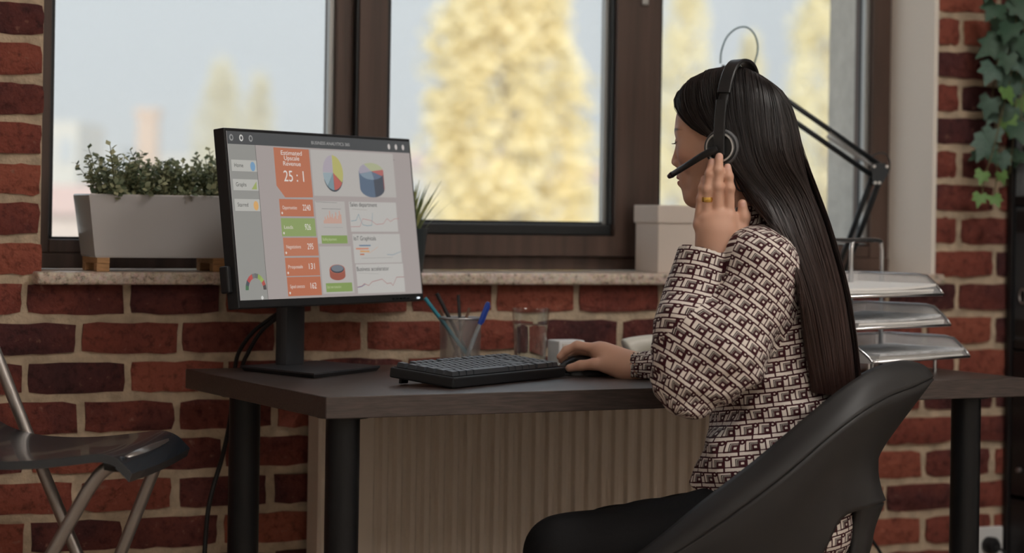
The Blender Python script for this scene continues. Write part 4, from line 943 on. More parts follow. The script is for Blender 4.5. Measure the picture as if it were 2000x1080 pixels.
# ---------------------------------------------------------------- implicit-surface modelling (camera-independent: u right, v up, w = depth axis, metres)
def Q(px, py, d):
    a = px - 1000; b = py - Y0
    x = a * math.cos(ROLL) + b * math.sin(ROLL); y = -a * math.sin(ROLL) + b * math.cos(ROLL)
    return np.array([x / F * d, HC - y / F * d, -d])
def to_world(P_):
    P_ = np.asarray(P_); return np.stack([CAM.x + RV.x * P_[:, 0] - DV.x * P_[:, 2], CAM.y + RV.y * P_[:, 0] - DV.y * P_[:, 2], P_[:, 1]], 1)
class Field:
    def __init__(s, lo, hi, h):
        s.lo = np.array(lo, float); s.h = h; s.n = np.ceil((np.array(hi) - s.lo) / h).astype(int) + 1
        s.F = np.full(s.n, 1.0, np.float32); s.ax = [(s.lo[i] + h * np.arange(s.n[i])).astype(np.float32) for i in range(3)]
    def sl(s, lo, hi):
        a = np.clip(np.floor((np.array(lo) - s.lo) / s.h).astype(int), 0, s.n - 1); b = np.clip(np.ceil((np.array(hi) - s.lo) / s.h).astype(int) + 1, 1, s.n)
        if (b <= a).any(): return None
        return tuple(slice(i, j) for i, j in zip(a, b))
    def xyz(s, sl): return s.ax[0][sl[0]][:, None, None], s.ax[1][sl[1]][None, :, None], s.ax[2][sl[2]][None, None, :]
    def add(s, prim, k=.01, op='u'):
        fn, lo, hi = prim; m = k + 3 * s.h; sl = s.sl(np.array(lo) - m, np.array(hi) + m)
        if sl is None: return
        v = fn(*s.xyz(sl)).astype(np.float32); c = s.F[sl]
        if op == 'u':
            h = np.maximum(k - np.abs(c - v), 0) / k; s.F[sl] = np.minimum(c, v) - h * h * k * .25
        else:
            v = -v; h = np.maximum(k - np.abs(c - v), 0) / k; s.F[sl] = np.maximum(c, v) + h * h * k * .25
    def cut(s, p, n, lo=None, hi=None):
        """remove everything on the side n points to"""
        sl = s.sl(lo, hi) if lo is not None else tuple(slice(None) for _ in range(3)); X, Y, Z = s.xyz(sl); n = np.array(n) / np.linalg.norm(n)
        s.F[sl] = np.maximum(s.F[sl], ((X - p[0]) * n[0] + (Y - p[1]) * n[1] + (Z - p[2]) * n[2]).astype(np.float32))
    def disp(s, fn):
        act = np.abs(s.F) < .03; i, j, k = np.nonzero(act)
        s.F[i, j, k] += fn(s.ax[0][i], s.ax[1][j], s.ax[2][k]).astype(np.float32)
    def mesh(s, smooth=1):
        Fv = s.F; S_ = Fv < 0; nx, ny, nz = Fv.shape
        c = np.zeros((nx - 1, ny - 1, nz - 1), np.uint8)
        for a in (0, 1):
            for b in (0, 1):
                for d in (0, 1): c += S_[a:nx - 1 + a, b:ny - 1 + b, d:nz - 1 + d]
        act = np.nonzero((c > 0) & (c < 8)); I = np.stack(act, 1); idx = np.full(c.shape, -1, np.int32); idx[act] = np.arange(len(I))
        V = {}
        for a in (0, 1):
            for b in (0, 1):
                for d in (0, 1): V[a, b, d] = Fv[I[:, 0] + a, I[:, 1] + b, I[:, 2] + d]
        acc = np.zeros((len(I), 3)); cnt = np.zeros(len(I))
        for a in V:
            for axn in range(3):
                if a[axn]: continue
                b = list(a); b[axn] = 1; b = tuple(b); va, vb = V[a], V[b]; m = (va < 0) != (vb < 0)
                t = np.where(m, va / np.where(m, va - vb, 1), 0); p = np.tile(np.array(a, float), (len(I), 1)); p[:, axn] += t
                acc[m] += p[m]; cnt[m] += 1
        P_ = s.lo + s.h * (I + acc / cnt[:, None]); quads = []
        for axn in range(3):
            A = [slice(None)] * 3; B = [slice(None)] * 3; A[axn] = slice(0, -1); B[axn] = slice(1, None)
            sa, sb = S_[tuple(A)], S_[tuple(B)]; o1, o2 = [x for x in range(3) if x != axn]
            m = sa != sb; ii = np.stack(np.nonzero(m), 1); ok = (ii[:, o1] > 0) & (ii[:, o2] > 0) & (ii[:, o1] < c.shape[o1]) & (ii[:, o2] < c.shape[o2]); ii = ii[ok]
            flip = sa[tuple(ii.T)]
            def at(d1, d2):
                q = ii.copy(); q[:, o1] -= d1; q[:, o2] -= d2; return idx[tuple(q.T)]
            q = np.stack([at(0, 0), at(1, 0), at(1, 1), at(0, 1)], 1)
            if axn == 1: flip = ~flip
            q[~flip] = q[~flip][:, ::-1]; quads.append(q)
        Qd = np.concatenate(quads); Qd = Qd[(Qd >= 0).all(1)]
        for _ in range(smooth):
            n = np.zeros(len(P_)); sm = np.zeros_like(P_)
            for a, b in ((0, 1), (1, 2), (2, 3), (3, 0)):
                np.add.at(sm, Qd[:, a], P_[Qd[:, b]]); np.add.at(sm, Qd[:, b], P_[Qd[:, a]]); np.add.at(n, Qd[:, a], 1); np.add.at(n, Qd[:, b], 1)
            P_ = P_ * .4 + .6 * sm / np.maximum(n, 1)[:, None]
        return P_, Qd
def rcone(a, b, ra, rb):
    a = np.array(a, float); b = np.array(b, float); ba = b - a; l2 = ba @ ba; rr = ra - rb
    def fn(X, Y, Z):
        t = np.clip(((X - a[0]) * ba[0] + (Y - a[1]) * ba[1] + (Z - a[2]) * ba[2]) / l2, 0, 1)
        return np.sqrt((X - a[0] - t * ba[0]) ** 2 + (Y - a[1] - t * ba[1]) ** 2 + (Z - a[2] - t * ba[2]) ** 2) - (ra - rr * t)
    r = max(ra, rb); return fn, np.minimum(a, b) - r, np.maximum(a, b) + r
def capped(prim, p, n):
    fn, lo, hi = prim; n = np.array(n, float) / np.linalg.norm(n); p = np.array(p, float)
    return (lambda X, Y, Z: np.maximum(fn(X, Y, Z), (X - p[0]) * n[0] + (Y - p[1]) * n[1] + (Z - p[2]) * n[2])), lo, hi
def ell(c, r, R=None):
    c = np.array(c, float); r = np.array(r, float); R = np.eye(3) if R is None else R
    def fn(X, Y, Z):
        x, y, z = X - c[0], Y - c[1], Z - c[2]
        q = [(R[i, 0] * x + R[i, 1] * y + R[i, 2] * z) for i in range(3)]
        k0 = np.sqrt(sum((q[i] / r[i]) ** 2 for i in range(3))); k1 = np.sqrt(sum((q[i] / r[i] ** 2) ** 2 for i in range(3))) + 1e-9
        return k0 * (k0 - 1) / k1
    m = r.max(); return fn, c - m, c + m
def np_mesh(name, P_, Qd, m, parent, smooth=True):
    W_ = to_world(P_); me = bpy.data.meshes.new(name); me.vertices.add(len(W_)); inv_ = INV.get(parent.name) if parent is not None else None
    if inv_ is not None:
        A = np.array(inv_); W_ = W_ @ A[:3, :3].T + A[:3, 3]
    me.vertices.foreach_set('co', W_.astype(np.float32).ravel()); me.loops.add(Qd.size); me.polygons.add(len(Qd))
    me.loops.foreach_set('vertex_index', Qd.astype(np.int32).ravel()); me.polygons.foreach_set('loop_start', np.arange(0, Qd.size, 4, dtype=np.int32))
    me.update(calc_edges=True); me.polygons.foreach_set('use_smooth', [True] * len(Qd)); me.update()
    if m is not None: me.materials.append(m)
    return me

# ---------------------------------------------------------------- the seated woman
HS = 1.04
HO = Q(1421, 262, 4.035); ya = math.radians(24); pi_ = math.radians(4)
hf = np.array([-math.cos(ya) * math.cos(pi_), -math.sin(pi_), -math.sin(ya) * math.cos(pi_)]); hl = np.array([-math.sin(ya), 0, math.cos(ya)]); hu = np.cross(hl, hf) * -1
if hu[1] < 0: hu = -hu
HR = np.stack([hf, hl, hu])          # rows: forward, left, up
def Hd(f, l, h): return HO + (hf * f + hl * l + hu * h) * .001 * HS
def hell(c, r): return ell(Hd(*c), np.array(r) * .001 * HS, HR)
def hcone(a, b, ra, rb): return rcone(Hd(*a), Hd(*b), ra * .001 * HS, rb * .001 * HS)
GH = .0021
body = Field(Q(1075, 815, 4.5) - [0, .01, 0], [Q(1560, 0, 4.1)[0], Q(0, 130, 4.03)[1] + .02, -3.80], GH)
A_ = body.add
# head
A_(hell((-6, 0, 14), (94, 72, 86)), .01); A_(hell((33, 0, 18), (50, 58, 58)), .02); A_(hell((34, 0, -46), (43, 50, 68)), .03)
for s in (-1, 1):
    A_(hcone((0, s * 50, -50), (52, s * 16, -101), 20, 15), .03); A_(hell((53, s * 37, -30), (23, 20, 22)), .025)
    A_(hcone((82, s * 10, 8), (68, s * 44, 8), 7, 6), .012)
A_(hell((66, 0, -105), (17, 20, 15)), .02); A_(hell((74, 0, -66), (17, 25, 26)), .02)
for s in (-1, 1): A_(hell((91, s * 31, -8), (10, 15, 9)), .012, 'd'); A_(hell((70.5, s * 31, -9), (14, 14, 13)), .004)
A_(hcone((83, 0, -2), (97, 0, -41), 6.2, 7.6), .013)
for s in (-1, 1): A_(hell((88, s * 10.5, -45), (9, 6.2, 6.6)), .006)
A_(hcone((88.5, -9, -69), (88.5, 9, -69), 5.0, 5.0), .006); A_(hcone((86.5, -8, -78.5), (86.5, 8, -78.5), 6.0, 6.0), .006)
A_(hell((95, 0, -73.5), (12, 22, 1.1)), .003, 'd')
for s in (-1, 1):   # ears
    A_(hell((-14, s * 72, -30), (16, 7, 30)), .006)
# neck and shoulders under the blouse
NB = Q(1478, 470, 4.04)
A_(rcone(Hd(-22, 0, -60), NB, .050, .058), .03)
A_(rcone(Q(1478, 512, 3.915), Q(1492, 505, 4.17), .046, .05), .05)
A_(ell(Q(1492, 620, 4.04), (.085, .15, .13)), .05)
# left arm (raised to the headset)
LE = Q(1352, 762, 3.865); LWr = Q(1399, 512, 3.925)
A_(rcone(Q(1480, 525, 3.905), LE, .043, .037), .03); A_(rcone(LE, LWr, .037, .0265), .02)
# left hand: palm, five fingers
def pts(*p): return [Q(*x) for x in p]
dp = 3.928
A_(rcone(Q(1399, 505, dp), Q(1400, 455, dp), .027, .026), .012)
A_(rcone(Q(1378, 480, dp + .002), Q(1377, 430, dp + .004), .0175, .0150), .02); A_(rcone(Q(1402, 480, dp), Q(1402, 425, dp), .0185, .0150), .02); A_(rcone(Q(1424, 480, dp), Q(1424, 424, dp + .001), .017, .0140), .02)
fing = {'index': (pts((1424, 422, dp), (1425, 368, dp - .003), (1423, 345, dp - .002), (1421, 326, dp + .002)), (.0098, .0086, .0078, .0068)),
        'middle': (pts((1402, 422, dp), (1402, 364, dp - .006), (1403, 333, dp - .006), (1405, 306, dp - .002)), (.0100, .0092, .0084, .0072)),
        'ring': (pts((1380, 426, dp + .003), (1382, 370, dp - .003), (1386, 340, dp - .002), (1390, 316, dp + .003)), (.0094, .0086, .0078, .0066)),
        'little': (pts((1363, 438, dp + .008), (1369, 388, dp + .004), (1372, 366, dp + .006), (1375, 348, dp + .010)), (.0084, .0072, .0065, .0056)),
        'thumb': (pts((1428, 486, dp + .004), (1447, 450, dp + .008), (1453, 424, dp + .008), (1450, 398, dp + .006)), (.0165, .0125, .0105, .0082))}
for nm, (p, r) in fing.items():
    for i in range(3): A_(rcone(p[i], p[i + 1], r[i], r[i + 1]), .004 if nm != 'thumb' else .008)
    for i in (1, 2): A_(ell(p[i] + [0, 0, .0012], np.array([1.07, 1.0, 1.05]) * r[i]), .004)
    if nm != 'thumb': A_(ell(p[0] + [0, -.002, .0062], (.0075, .0085, .0065)), .008); A_(rcone(p[0] + [0, 0, .0075], p[0] * .35 + Q(1400, 500, dp) * .65 + [0, 0, .012], .0042, .003), .008)
# right arm on the desk, hand on the mouse
RE = Q(1445, 700, 4.27); RW = Q(1240, 716, 4.335)
A_(rcone(Q(1492, 510, 4.17), RE, .045, .038), .03); A_(rcone(RE, RW, .037, .0235), .02)
A_(rcone(RW, Q(1180, 694, 4.375), .0235, .021), .015)
A_(rcone(Q(1222, 708, 4.345), Q(1168, 682, 4.378), .018, .0125), .02); A_(rcone(Q(1222, 712, 4.36), Q(1165, 686, 4.40), .019, .0135), .02); A_(rcone(Q(1222, 718, 4.365), Q(1170, 695, 4.425), .018, .012), .02)
A_(rcone(Q(1218, 722, 4.335), Q(1185, 713, 4.345), .0185, .0145), .018)
rf = [(pts((1172, 682, 4.378), (1127, 675, 4.385), (1106, 684, 4.39), (1093, 697, 4.39)), (.0108, .0090, .0080, .0066)),
      (pts((1168, 688, 4.402), (1128, 684, 4.412), (1108, 693, 4.415), (1096, 704, 4.415)), (.0108, .0090, .0080, .0066)),
      (pts((1172, 694, 4.42), (1140, 690, 4.437), (1122, 700, 4.44), (1112, 712, 4.44)), (.0100, .0084, .0075, .0062)),
      (pts((1178, 702, 4.432), (1152, 700, 4.452), (1138, 708, 4.455), (1128, 718, 4.455)), (.0088, .0072, .0064, .0054)),
      (pts((1195, 716, 4.345), (1160, 711, 4.348), (1134, 714, 4.355), (1112, 719, 4.362)), (.0145, .0110, .0098, .0078))]
for p, r in rf:
    for i in range(3): A_(rcone(p[i], p[i + 1], r[i], r[i + 1]), .005)
Pb, Qb = body.mesh(2)
# skin with lips, brows, nails and lashes as colours of the skin itself
loc = (Pb - HO) @ HR.T / (.001 * HS); f_, l_, h_ = loc.T
tint = np.tile(np.array([.60, .345, .245]), (len(Pb), 1))
def mixin(mask, col, a=1.0):
    mask = (np.clip(mask, 0, 1) * a)[:, None]; tint[:] = tint * (1 - mask) + np.array(col) * mask
sm = lambda x, a, b: np.clip((x - a) / (b - a), 0, 1)
head_m = (f_ > 40)
mixin(head_m * (1 - sm(((f_ - 90) / 14) ** 2 + (l_ / 21) ** 2 + ((h_ + 74) / 9.5) ** 2, .7, 1.05)), (.42, .13, .12))
al = np.abs(l_)
mixin(head_m * (al > 8) * (1 - sm(((al - 30) / 24) ** 2 + ((h_ - 9.5 - 3 * np.cos((al - 34) / 16)) / 3.2) ** 2, .6, 1.2)), (.05, .03, .025), .9)
mixin(head_m * (1 - sm(((al - 31) / 16) ** 2 + ((h_ + 10) / 2.2) ** 2 + 0 * f_, .5, 1.2)), (.03, .02, .018), .9)
mixin(head_m * (1 - sm(((al - 44) / 24) ** 2 + ((h_ + 34) / 20) ** 2, .2, 1.0)), (.60, .28, .20), .5)
for nm, (p, r) in fing.items():
    tip = p[3]; dd = np.linalg.norm(Pb - (tip + np.array([0, 0, r[3] * .9])), axis=1); mixin((1 - sm(dd, .0045, .0062)), (.66, .40, .34), .7)
def skin_mat():
    m = bpy.data.materials.new('skin'); m.use_nodes = True; t = m.node_tree; b = t.nodes['Principled BSDF']; at = t.nodes.new('ShaderNodeAttribute'); at.attribute_name = 'tint'
    t.links.new(at.outputs['Color'], b.inputs['Base Color']); b.inputs['Roughness'].default_value = .5; b.inputs['Specular IOR Level'].default_value = .4
    b.inputs['Subsurface Weight'].default_value = .12; b.inputs['Subsurface Radius'].default_value = (.012, .005, .003); b.inputs['Subsurface Scale'].default_value = .6
    n = t.nodes.new('ShaderNodeTexNoise'); n.inputs['Scale'].default_value = 320; bu = t.nodes.new('ShaderNodeBump'); bu.inputs['Strength'].default_value = .12; bu.inputs['Distance'].default_value = .001
    t.links.new(n.outputs[0], bu.inputs['Height']); t.links.new(bu.outputs[0], b.inputs['Normal']); return m
seat_p = to_world([Q(1490, 1100, 4.03)])[0]
person = thing('person', 'woman in a patterned blouse and headset sitting at the desk', 'person', (seat_p[0], seat_p[1], 0))
me = np_mesh('body', Pb, Qb, skin_mat(), person)
ca = me.attributes.new('tint', 'FLOAT_COLOR', 'POINT'); ca.data.foreach_set('color', np.c_[tint, np.ones(len(tint))].astype(np.float32).ravel())
obj('body', me, None, person)
# lashes of the visible eye
lm = MB()
for i in range(14):
    t = i / 13; b0 = Hd(83 - 10 * abs(t - .4) ** 1.3, 20 + 24 * t, -10); e_ = Hd(91 - 9 * abs(t - .4), 18 + 30 * t, -12)
    w3 = [Vector(x) for x in to_world([b0, (b0 + e_) / 2 - hu * .0008, e_])]; lm.tube(w3, [.00045, .0003, .0001], 4)
m_hairdark = mat('dark brown lash hair', (.012, .008, .007), .5); lm.build('eyelashes', m_hairdark, person)

# ---------------------------------------------------------------- blouse
def fold(seed, n, kmin, kmax):
    r = np.random.RandomState(seed); K = r.normal(size=(n, 3)); K /= np.linalg.norm(K, axis=1)[:, None]; K *= r.uniform(kmin, kmax, n)[:, None]; ph = r.uniform(0, 6.28, n)
    return lambda x, y, z: sum(np.sin(k[0] * x + k[1] * y + k[2] * z + p) for k, p in zip(K, ph)) / math.sqrt(n)
bl = Field(Q(1215, 1130, 4.45) - [0, .0, 0], [Q(1690, 0, 4.1)[0], Q(0, 380, 4.0)[1], -3.74], .0034)
B_ = bl.add
B_(ell(Q(1482, 600, 4.04), (.098, .165, .155)), .02); B_(ell(Q(1452, 655, 4.02), (.075, .085, .115)), .05)
B_(ell(Q(1516, 790, 4.04), (.112, .16, .138)), .06); B_(ell(Q(1512, 940, 4.04), (.128, .13, .175)), .06)
B_(ell(Q(1560, 1015, 4.04), (.098, .11, .165)), .05)
B_(rcone(Q(1440, 925, 3.97), Q(1392, 948, 3.99), .075, .038), .05); B_(rcone(Q(1450, 930, 4.10), Q(1400, 945, 4.09), .075, .04), .05)
B_(rcone(Q(1484, 512, 3.905), Q(1500, 505, 4.165), .060, .060), .05)
B_(rcone(Q(1478, 475, 4.04), Q(1470, 440, 4.04), .085, .066), .03)
# sleeves
B_(rcone(Q(1488, 524, 3.905), Q(1412, 690, 3.865), .067, .068), .03); B_(rcone(Q(1412, 690, 3.865), Q(1352, 757, 3.862), .068, .052), .03)
B_(ell(Q(1338, 690, 3.875), (.056, .085, .055)), .03); B_(rcone(Q(1352, 752, 3.868), Q(1345, 640, 3.885), .050, .054), .03); B_(rcone(Q(1342, 640, 3.885), Q(1352, 580, 3.905), .054, .050), .03)
B_(rcone(Q(1500, 520, 4.165), RE, .068, .060), .03); B_(rcone(RE, Q(1330, 710, 4.30), .055, .044), .03); B_(rcone(Q(1330, 710, 4.30), Q(1285, 716, 4.318), .044, .036), .02)
B_(ell(Q(1322, 572, 3.93), (.014, .052, .032)), .02)
f1, f2, f3 = fold(3, 7, 60, 130), fold(5, 6, 25, 60), fold(9, 6, 110, 210)
wy = lambda y, c, s: np.exp(-((y - c) / s) ** 2)
yw = Q(1500, 800, 4.04)[1]; ye = LE[1]
def blouse_folds(x, y, z):
    d = .0022 * f1(x * .6 + y * .9, y * 1.3, z * .7) * (.3 + wy(y, yw, .07) + .8 * wy(y, ye, .05)) + .0035 * f2(x, y * 1.6, z)
    d += .0050 * np.sin(105 * (y - .35 * x) + 3.2 * f2(x * .8, y * .5, z * .6)) * wy(y, yw - .005, .05) * (x > Q(1400, 0, 4.04)[0])
    d += .0030 * np.sin(120 * (y - .9 * x) + 3 * f2(x * .7, y * .7, z * .7)) * wy(y, ye + .03, .06) * (x < Q(1440, 0, 4.0)[0])
    return d
bl.disp(blouse_folds)
# collar, cuffs (plain bands added after the folds), flat cut ends
cA, cB = Q(1476, 462, 4.04), Q(1458, 392, 4.035); cn = (cB - cA) / np.linalg.norm(cB - cA)
B_(capped(rcone(cA, cB + cn * .03, .066, .057), cB + cn * .002, cn + np.array([-.15, 0, 0])), .012)
cufA, cufB = Q(1352, 585, 3.905), Q(1378, 497, 3.925); cu_n = (cufB - cufA) / np.linalg.norm(cufB - cufA)
B_(capped(rcone(cufA, cufB + cu_n * .04, .050, .049), cufB, cu_n), .010)
rcA, rcB = Q(1300, 714, 4.31), Q(1238, 717, 4.336); rcn = (rcB - rcA) / np.linalg.norm(rcB - rcA)
B_(capped(rcone(rcA, rcB + rcn * .03, .030, .030), rcB, rcn), .008)
bl.cut(Q(1385, 966, 4.0), (-.44, -.9, 0))
# keep the sleeve off the desk top
bl.cut((0, .7425, 0), (0, -1, 0), Q(1200, 800, 4.45), Q(1420, 650, 4.20))
# hollow ends
bl.add(rcone(cufB - cu_n * .02, cufB + cu_n * .02, .044, .0455), .002, 'd'); bl.add(rcone(rcB - rcn * .012, rcB + rcn * .02, .0275, .028), .002, 'd'); bl.add(rcone(cB - cn * .012, cB + cn * .03, .0525, .053), .002, 'd')
Pl, Ql = bl.mesh(1)
# cloth coordinates: torso and each sleeve unrolled round its own axis
bones = [(Q(1500, 520, 4.04), Q(1515, 960, 4.04), .125, .10), (Q(1512, 515, 3.90), Q(1352, 760, 3.862), .062, 0), (Q(1352, 770, 3.866), Q(1392, 496, 3.925), .048, 0), (Q(1500, 520, 4.165), RE, .06, 0), (RE, rcB, .045, 0)]
cen = Pl[Ql].mean(1); dist = []
for a, b, r, bias in bones:
    ba = b - a; t = np.clip(((cen - a) @ ba) / (ba @ ba), 0, 1); dist.append(np.linalg.norm(cen - a - t[:, None] * ba, axis=1) - r)
ch = np.argmin(np.stack(dist), 0)
uv = np.zeros((len(Ql), 4, 2)); corner = Pl[Ql]
for i, (a, b, r, _) in enumerate(bones):
    m = ch == i; ax = (b - a) / np.linalg.norm(b - a); e1 = np.array([0, 0, 1.]) - ax * ax[2]; e1 /= np.linalg.norm(e1); up_ = ax if ax[1] > .05 or (abs(ax[1]) <= .05 and ax[0] > 0) else -ax; e2 = np.cross(up_, e1); rel = corner[m] - a
    ang = np.arctan2(rel @ e2, rel @ e1); a0 = ang[:, :1]; ang = a0 + (ang - a0 + math.pi) % (2 * math.pi) - math.pi
    U_, V_ = ang * r * (1.0 if i else .95), rel @ up_; rt_ = (-.10, .05, .10, .3, -1.45)[i]
    uv[m, :, 0] = U_ * math.cos(rt_) - V_ * math.sin(rt_) + i * .37; uv[m, :, 1] = U_ * math.sin(rt_) + V_ * math.cos(rt_) + i * .11
def blouse_mat():
    m = bpy.data.materials.new('cream blouse with maroon geometric print'); m.use_nodes = True; t = m.node_tree; b = t.nodes['Principled BSDF']; L = t.links.new
    def val(x, inp):
        if isinstance(x, (int, float)): inp.default_value = x
        else: L(x, inp)
    def M_(op, a, b_=None, c=None):
        n = t.nodes.new('ShaderNodeMath'); n.operation = op; val(a, n.inputs[0])
        if b_ is not None: val(b_, n.inputs[1])
        if c is not None: val(c, n.inputs[2])
        return n.outputs[0]
    uvn = t.nodes.new('ShaderNodeUVMap'); s = t.nodes.new('ShaderNodeSeparateXYZ'); L(uvn.outputs[0], s.inputs[0])
    K = 1 / .0272; Vv = M_('MULTIPLY', s.outputs[1], K * 1.06); row = M_('FLOOR', Vv); y = M_('FRACT', Vv); x = M_('FRACT', M_('ADD', M_('MULTIPLY', s.outputs[0], K), M_('MULTIPLY', row, .33)))
    def boxd(cx, cy, hx=1., hy=1.): return M_('MAXIMUM', M_('MULTIPLY', M_('ABSOLUTE', M_('SUBTRACT', x, cx)), hx), M_('MULTIPLY', M_('ABSOLUTE', M_('SUBTRACT', y, cy)), hy))
    def near(v, h, w_): return M_('LESS_THAN', M_('ABSOLUTE', M_('SUBTRACT', v, h)), w_)
    def seg(axis, c, lo, hi, w_):      # straight stroke
        o = y if axis is x else x; return M_('MULTIPLY', near(axis, c, w_), near(o, (lo + hi) / 2, (hi - lo) / 2))
    A = near(boxd(.37, .42), .345, .054)
    Bq = near(boxd(.54, .30), .125, .055)
    upl = M_('MAXIMUM', M_('LESS_THAN', x, .50), M_('GREATER_THAN', y, .34)); ins = M_('LESS_THAN', boxd(.37, .42), .33)
    hook = M_('MULTIPLY', M_('MULTIPLY', M_('MAXIMUM', near(boxd(.54, .30), .215, .026), near(boxd(.54, .30), .29, .026)), upl), ins)
    dx = M_('SUBTRACT', x, .86); dy = M_('SUBTRACT', y, .66); rr_ = M_('SQRT', M_('ADD', M_('MULTIPLY', dx, dx), M_('MULTIPLY', dy, dy))); Rg = near(rr_, .112, .056)
    ln = M_('MAXIMUM', M_('MAXIMUM', seg(x, .715, .0, .10, .043), seg(x, .385, .76, 1., .043)), seg(y, .075, .70, 1., .036))
    mar = M_('MAXIMUM', M_('MAXIMUM', A, Rg), M_('MAXIMUM', ln, Bq)); drk = hook
    m1 = t.nodes.new('ShaderNodeMix'); m1.data_type = 'RGBA'; L(mar, m1.inputs[0]); m1.inputs[6].default_value = (.70, .635, .58, 1); m1.inputs[7].default_value = (.046, .0075, .012, 1)
    m2 = t.nodes.new('ShaderNodeMix'); m2.data_type = 'RGBA'; L(drk, m2.inputs[0]); L(m1.outputs[2], m2.inputs[6]); m2.inputs[7].default_value = (.035, .022, .022, 1)
    L(m2.outputs[2], b.inputs['Base Color']); b.inputs['Roughness'].default_value = .7; b.inputs['Specular IOR Level'].default_value = .2
    g = t.nodes.new('ShaderNodeNewGeometry'); n = t.nodes.new('ShaderNodeTexNoise'); n.inputs['Scale'].default_value = 30; n.inputs['Detail'].default_value = 4; L(g.outputs['Position'], n.inputs[0])
    bu = t.nodes.new('ShaderNodeBump'); bu.inputs['Strength'].default_value = .5; bu.inputs['Distance'].default_value = .008; L(n.outputs[0], bu.inputs['Height']); L(bu.outputs[0], b.inputs['Normal'])
    return m
me = np_mesh('blouse', Pl, Ql, blouse_mat(), person); uvl = me.uv_layers.new(name='UVMap'); uvl.data.foreach_set('uv', uv.astype(np.float32).ravel())
obj('blouse', me, None, person, label='cream blouse with maroon squares-and-rings print')

# ---------------------------------------------------------------- trousers and shoes
tf = Field(Q(1000, 1480, 4.3), [Q(1660, 0, 4.1)[0], Q(0, 920, 4.0)[1], -3.70], .006); T_ = tf.add
T_(ell(Q(1505, 1010, 4.04), (.125, .115, .17)), .03)
for hp_, kn, an in ((Q(1455, 1046, 3.945), Q(1098, 1078, 3.93), None), (Q(1455, 1040, 4.135), Q(1185, 1062, 4.16), None)):
    T_(rcone(hp_, kn, .090, .063), .04); ank = np.array([kn[0] + .05, .10, kn[2]]); T_(rcone(kn, ank, .058, .042), .03)
ft_ = fold(21, 6, 50, 110); tf.disp(lambda x, y, z: .0022 * ft_(x, y, z) * 1.0)
tf.cut((0, .09, 0), (0, -1, 0)); Pt, Qt = tf.mesh(1)
m_trs = mat('black stretch cotton', (.0065, .0065, .0075), .8, spec=.25, bump=.2, bscale=90)
obj('trousers', np_mesh('trousers', Pt, Qt, m_trs, person), None, person, label='black trousers')
sf_ = Field([Q(960, 0, 4.0)[0], -.01, -4.32], [Q(1330, 0, 4.0)[0], .16, -3.78], .006)
for kx in (Q(1098, 1078, 3.93), Q(1185, 1062, 4.16)):
    an = np.array([kx[0] + .05, .075, kx[2]]); sf_.add(rcone(an + [.02, -.035, 0], an + [-.14, -.047, 0], .038, .026), .02); sf_.add(rcone(an, an - [0, .03, 0], .04, .04), .02)
sf_.cut((0, .001, 0), (0, -1, 0)); Ps, Qs = sf_.mesh(1); obj('shoes', np_mesh('shoes', Ps, Qs, m_black, person), None, person)

# ---------------------------------------------------------------- hair
def HV(f, l, h): return Vector(to_world([Hd(f, l, h)])[0])
def QV(px, py, d): return Vector(to_world([Q(px, py, d)])[0])
G = [  # near-side guide strands from the parting down to the tips: head points (f, l, h mm), then hanging points (px, py, depth)
    ([(70, 2, 86), (83, 20, 70), (73, 42, 44), (57, 57, 28), (40, 67, 14), (17, 75, 0), (-9, 80, -9), (-26, 83, -28)], [(1444, 348, 3.955), (1466, 390, 3.945), (1510, 438, 3.90), (1547, 498, 3.865), (1566, 590, 3.87), (1578, 685, 3.895), (1586, 764, 3.91)]),
    ([(48, 2, 103), (58, 28, 90), (54, 54, 60), (38, 70, 26), (10, 81, 2), (-20, 85, -26)], [(1448, 350, 3.948), (1478, 400, 3.925), (1522, 456, 3.88), (1553, 540, 3.862), (1574, 640, 3.88), (1594, 767, 3.905)]),
    ([(8, 2, 114), (12, 34, 105), (4, 66, 72), (-8, 81, 28), (-22, 86, -12), (-36, 86, -48)], [(1476, 372, 3.932), (1504, 420, 3.905), (1542, 500, 3.875), (1572, 590, 3.872), (1590, 680, 3.89), (1607, 769, 3.91)]),
    ([(-38, 2, 110), (-46, 36, 98), (-58, 64, 66), (-64, 77, 22), (-70, 79, -20), (-78, 77, -62)], [(1530, 402, 3.935), (1556, 470, 3.905), (1586, 560, 3.898), (1606, 650, 3.908), (1624, 771, 3.925)]),
    ([(-74, 2, 86), (-88, 28, 70), (-100, 46, 36), (-106, 54, -6), (-112, 54, -50)], [(1566, 380, 3.965), (1592, 455, 3.955), (1622, 560, 3.958), (1638, 650, 3.965), (1650, 771, 3.975)]),
    ([(-80, 0, 82), (-102, 0, 54), (-117, 0, 12), (-126, 0, -30)], [(1578, 366, 4.005), (1607, 446, 4.0), (1638, 556, 4.005), (1654, 650, 4.01), (1668, 770, 4.012)])]
NT, NCOL = 64, 46
def arc(P_, n):
    P_ = catmull(P_, 160); L = [0.]
    for a, b in zip(P_, P_[1:]): L.append(L[-1] + (b - a).length)
    out = []; k = 0
    for i in range(n):
        s_ = L[-1] * i / (n - 1)
        while k < len(L) - 2 and L[k + 1] < s_: k += 1
        out.append(P_[k].lerp(P_[k + 1], (s_ - L[k]) / max(1e-9, L[k + 1] - L[k])))
    return out
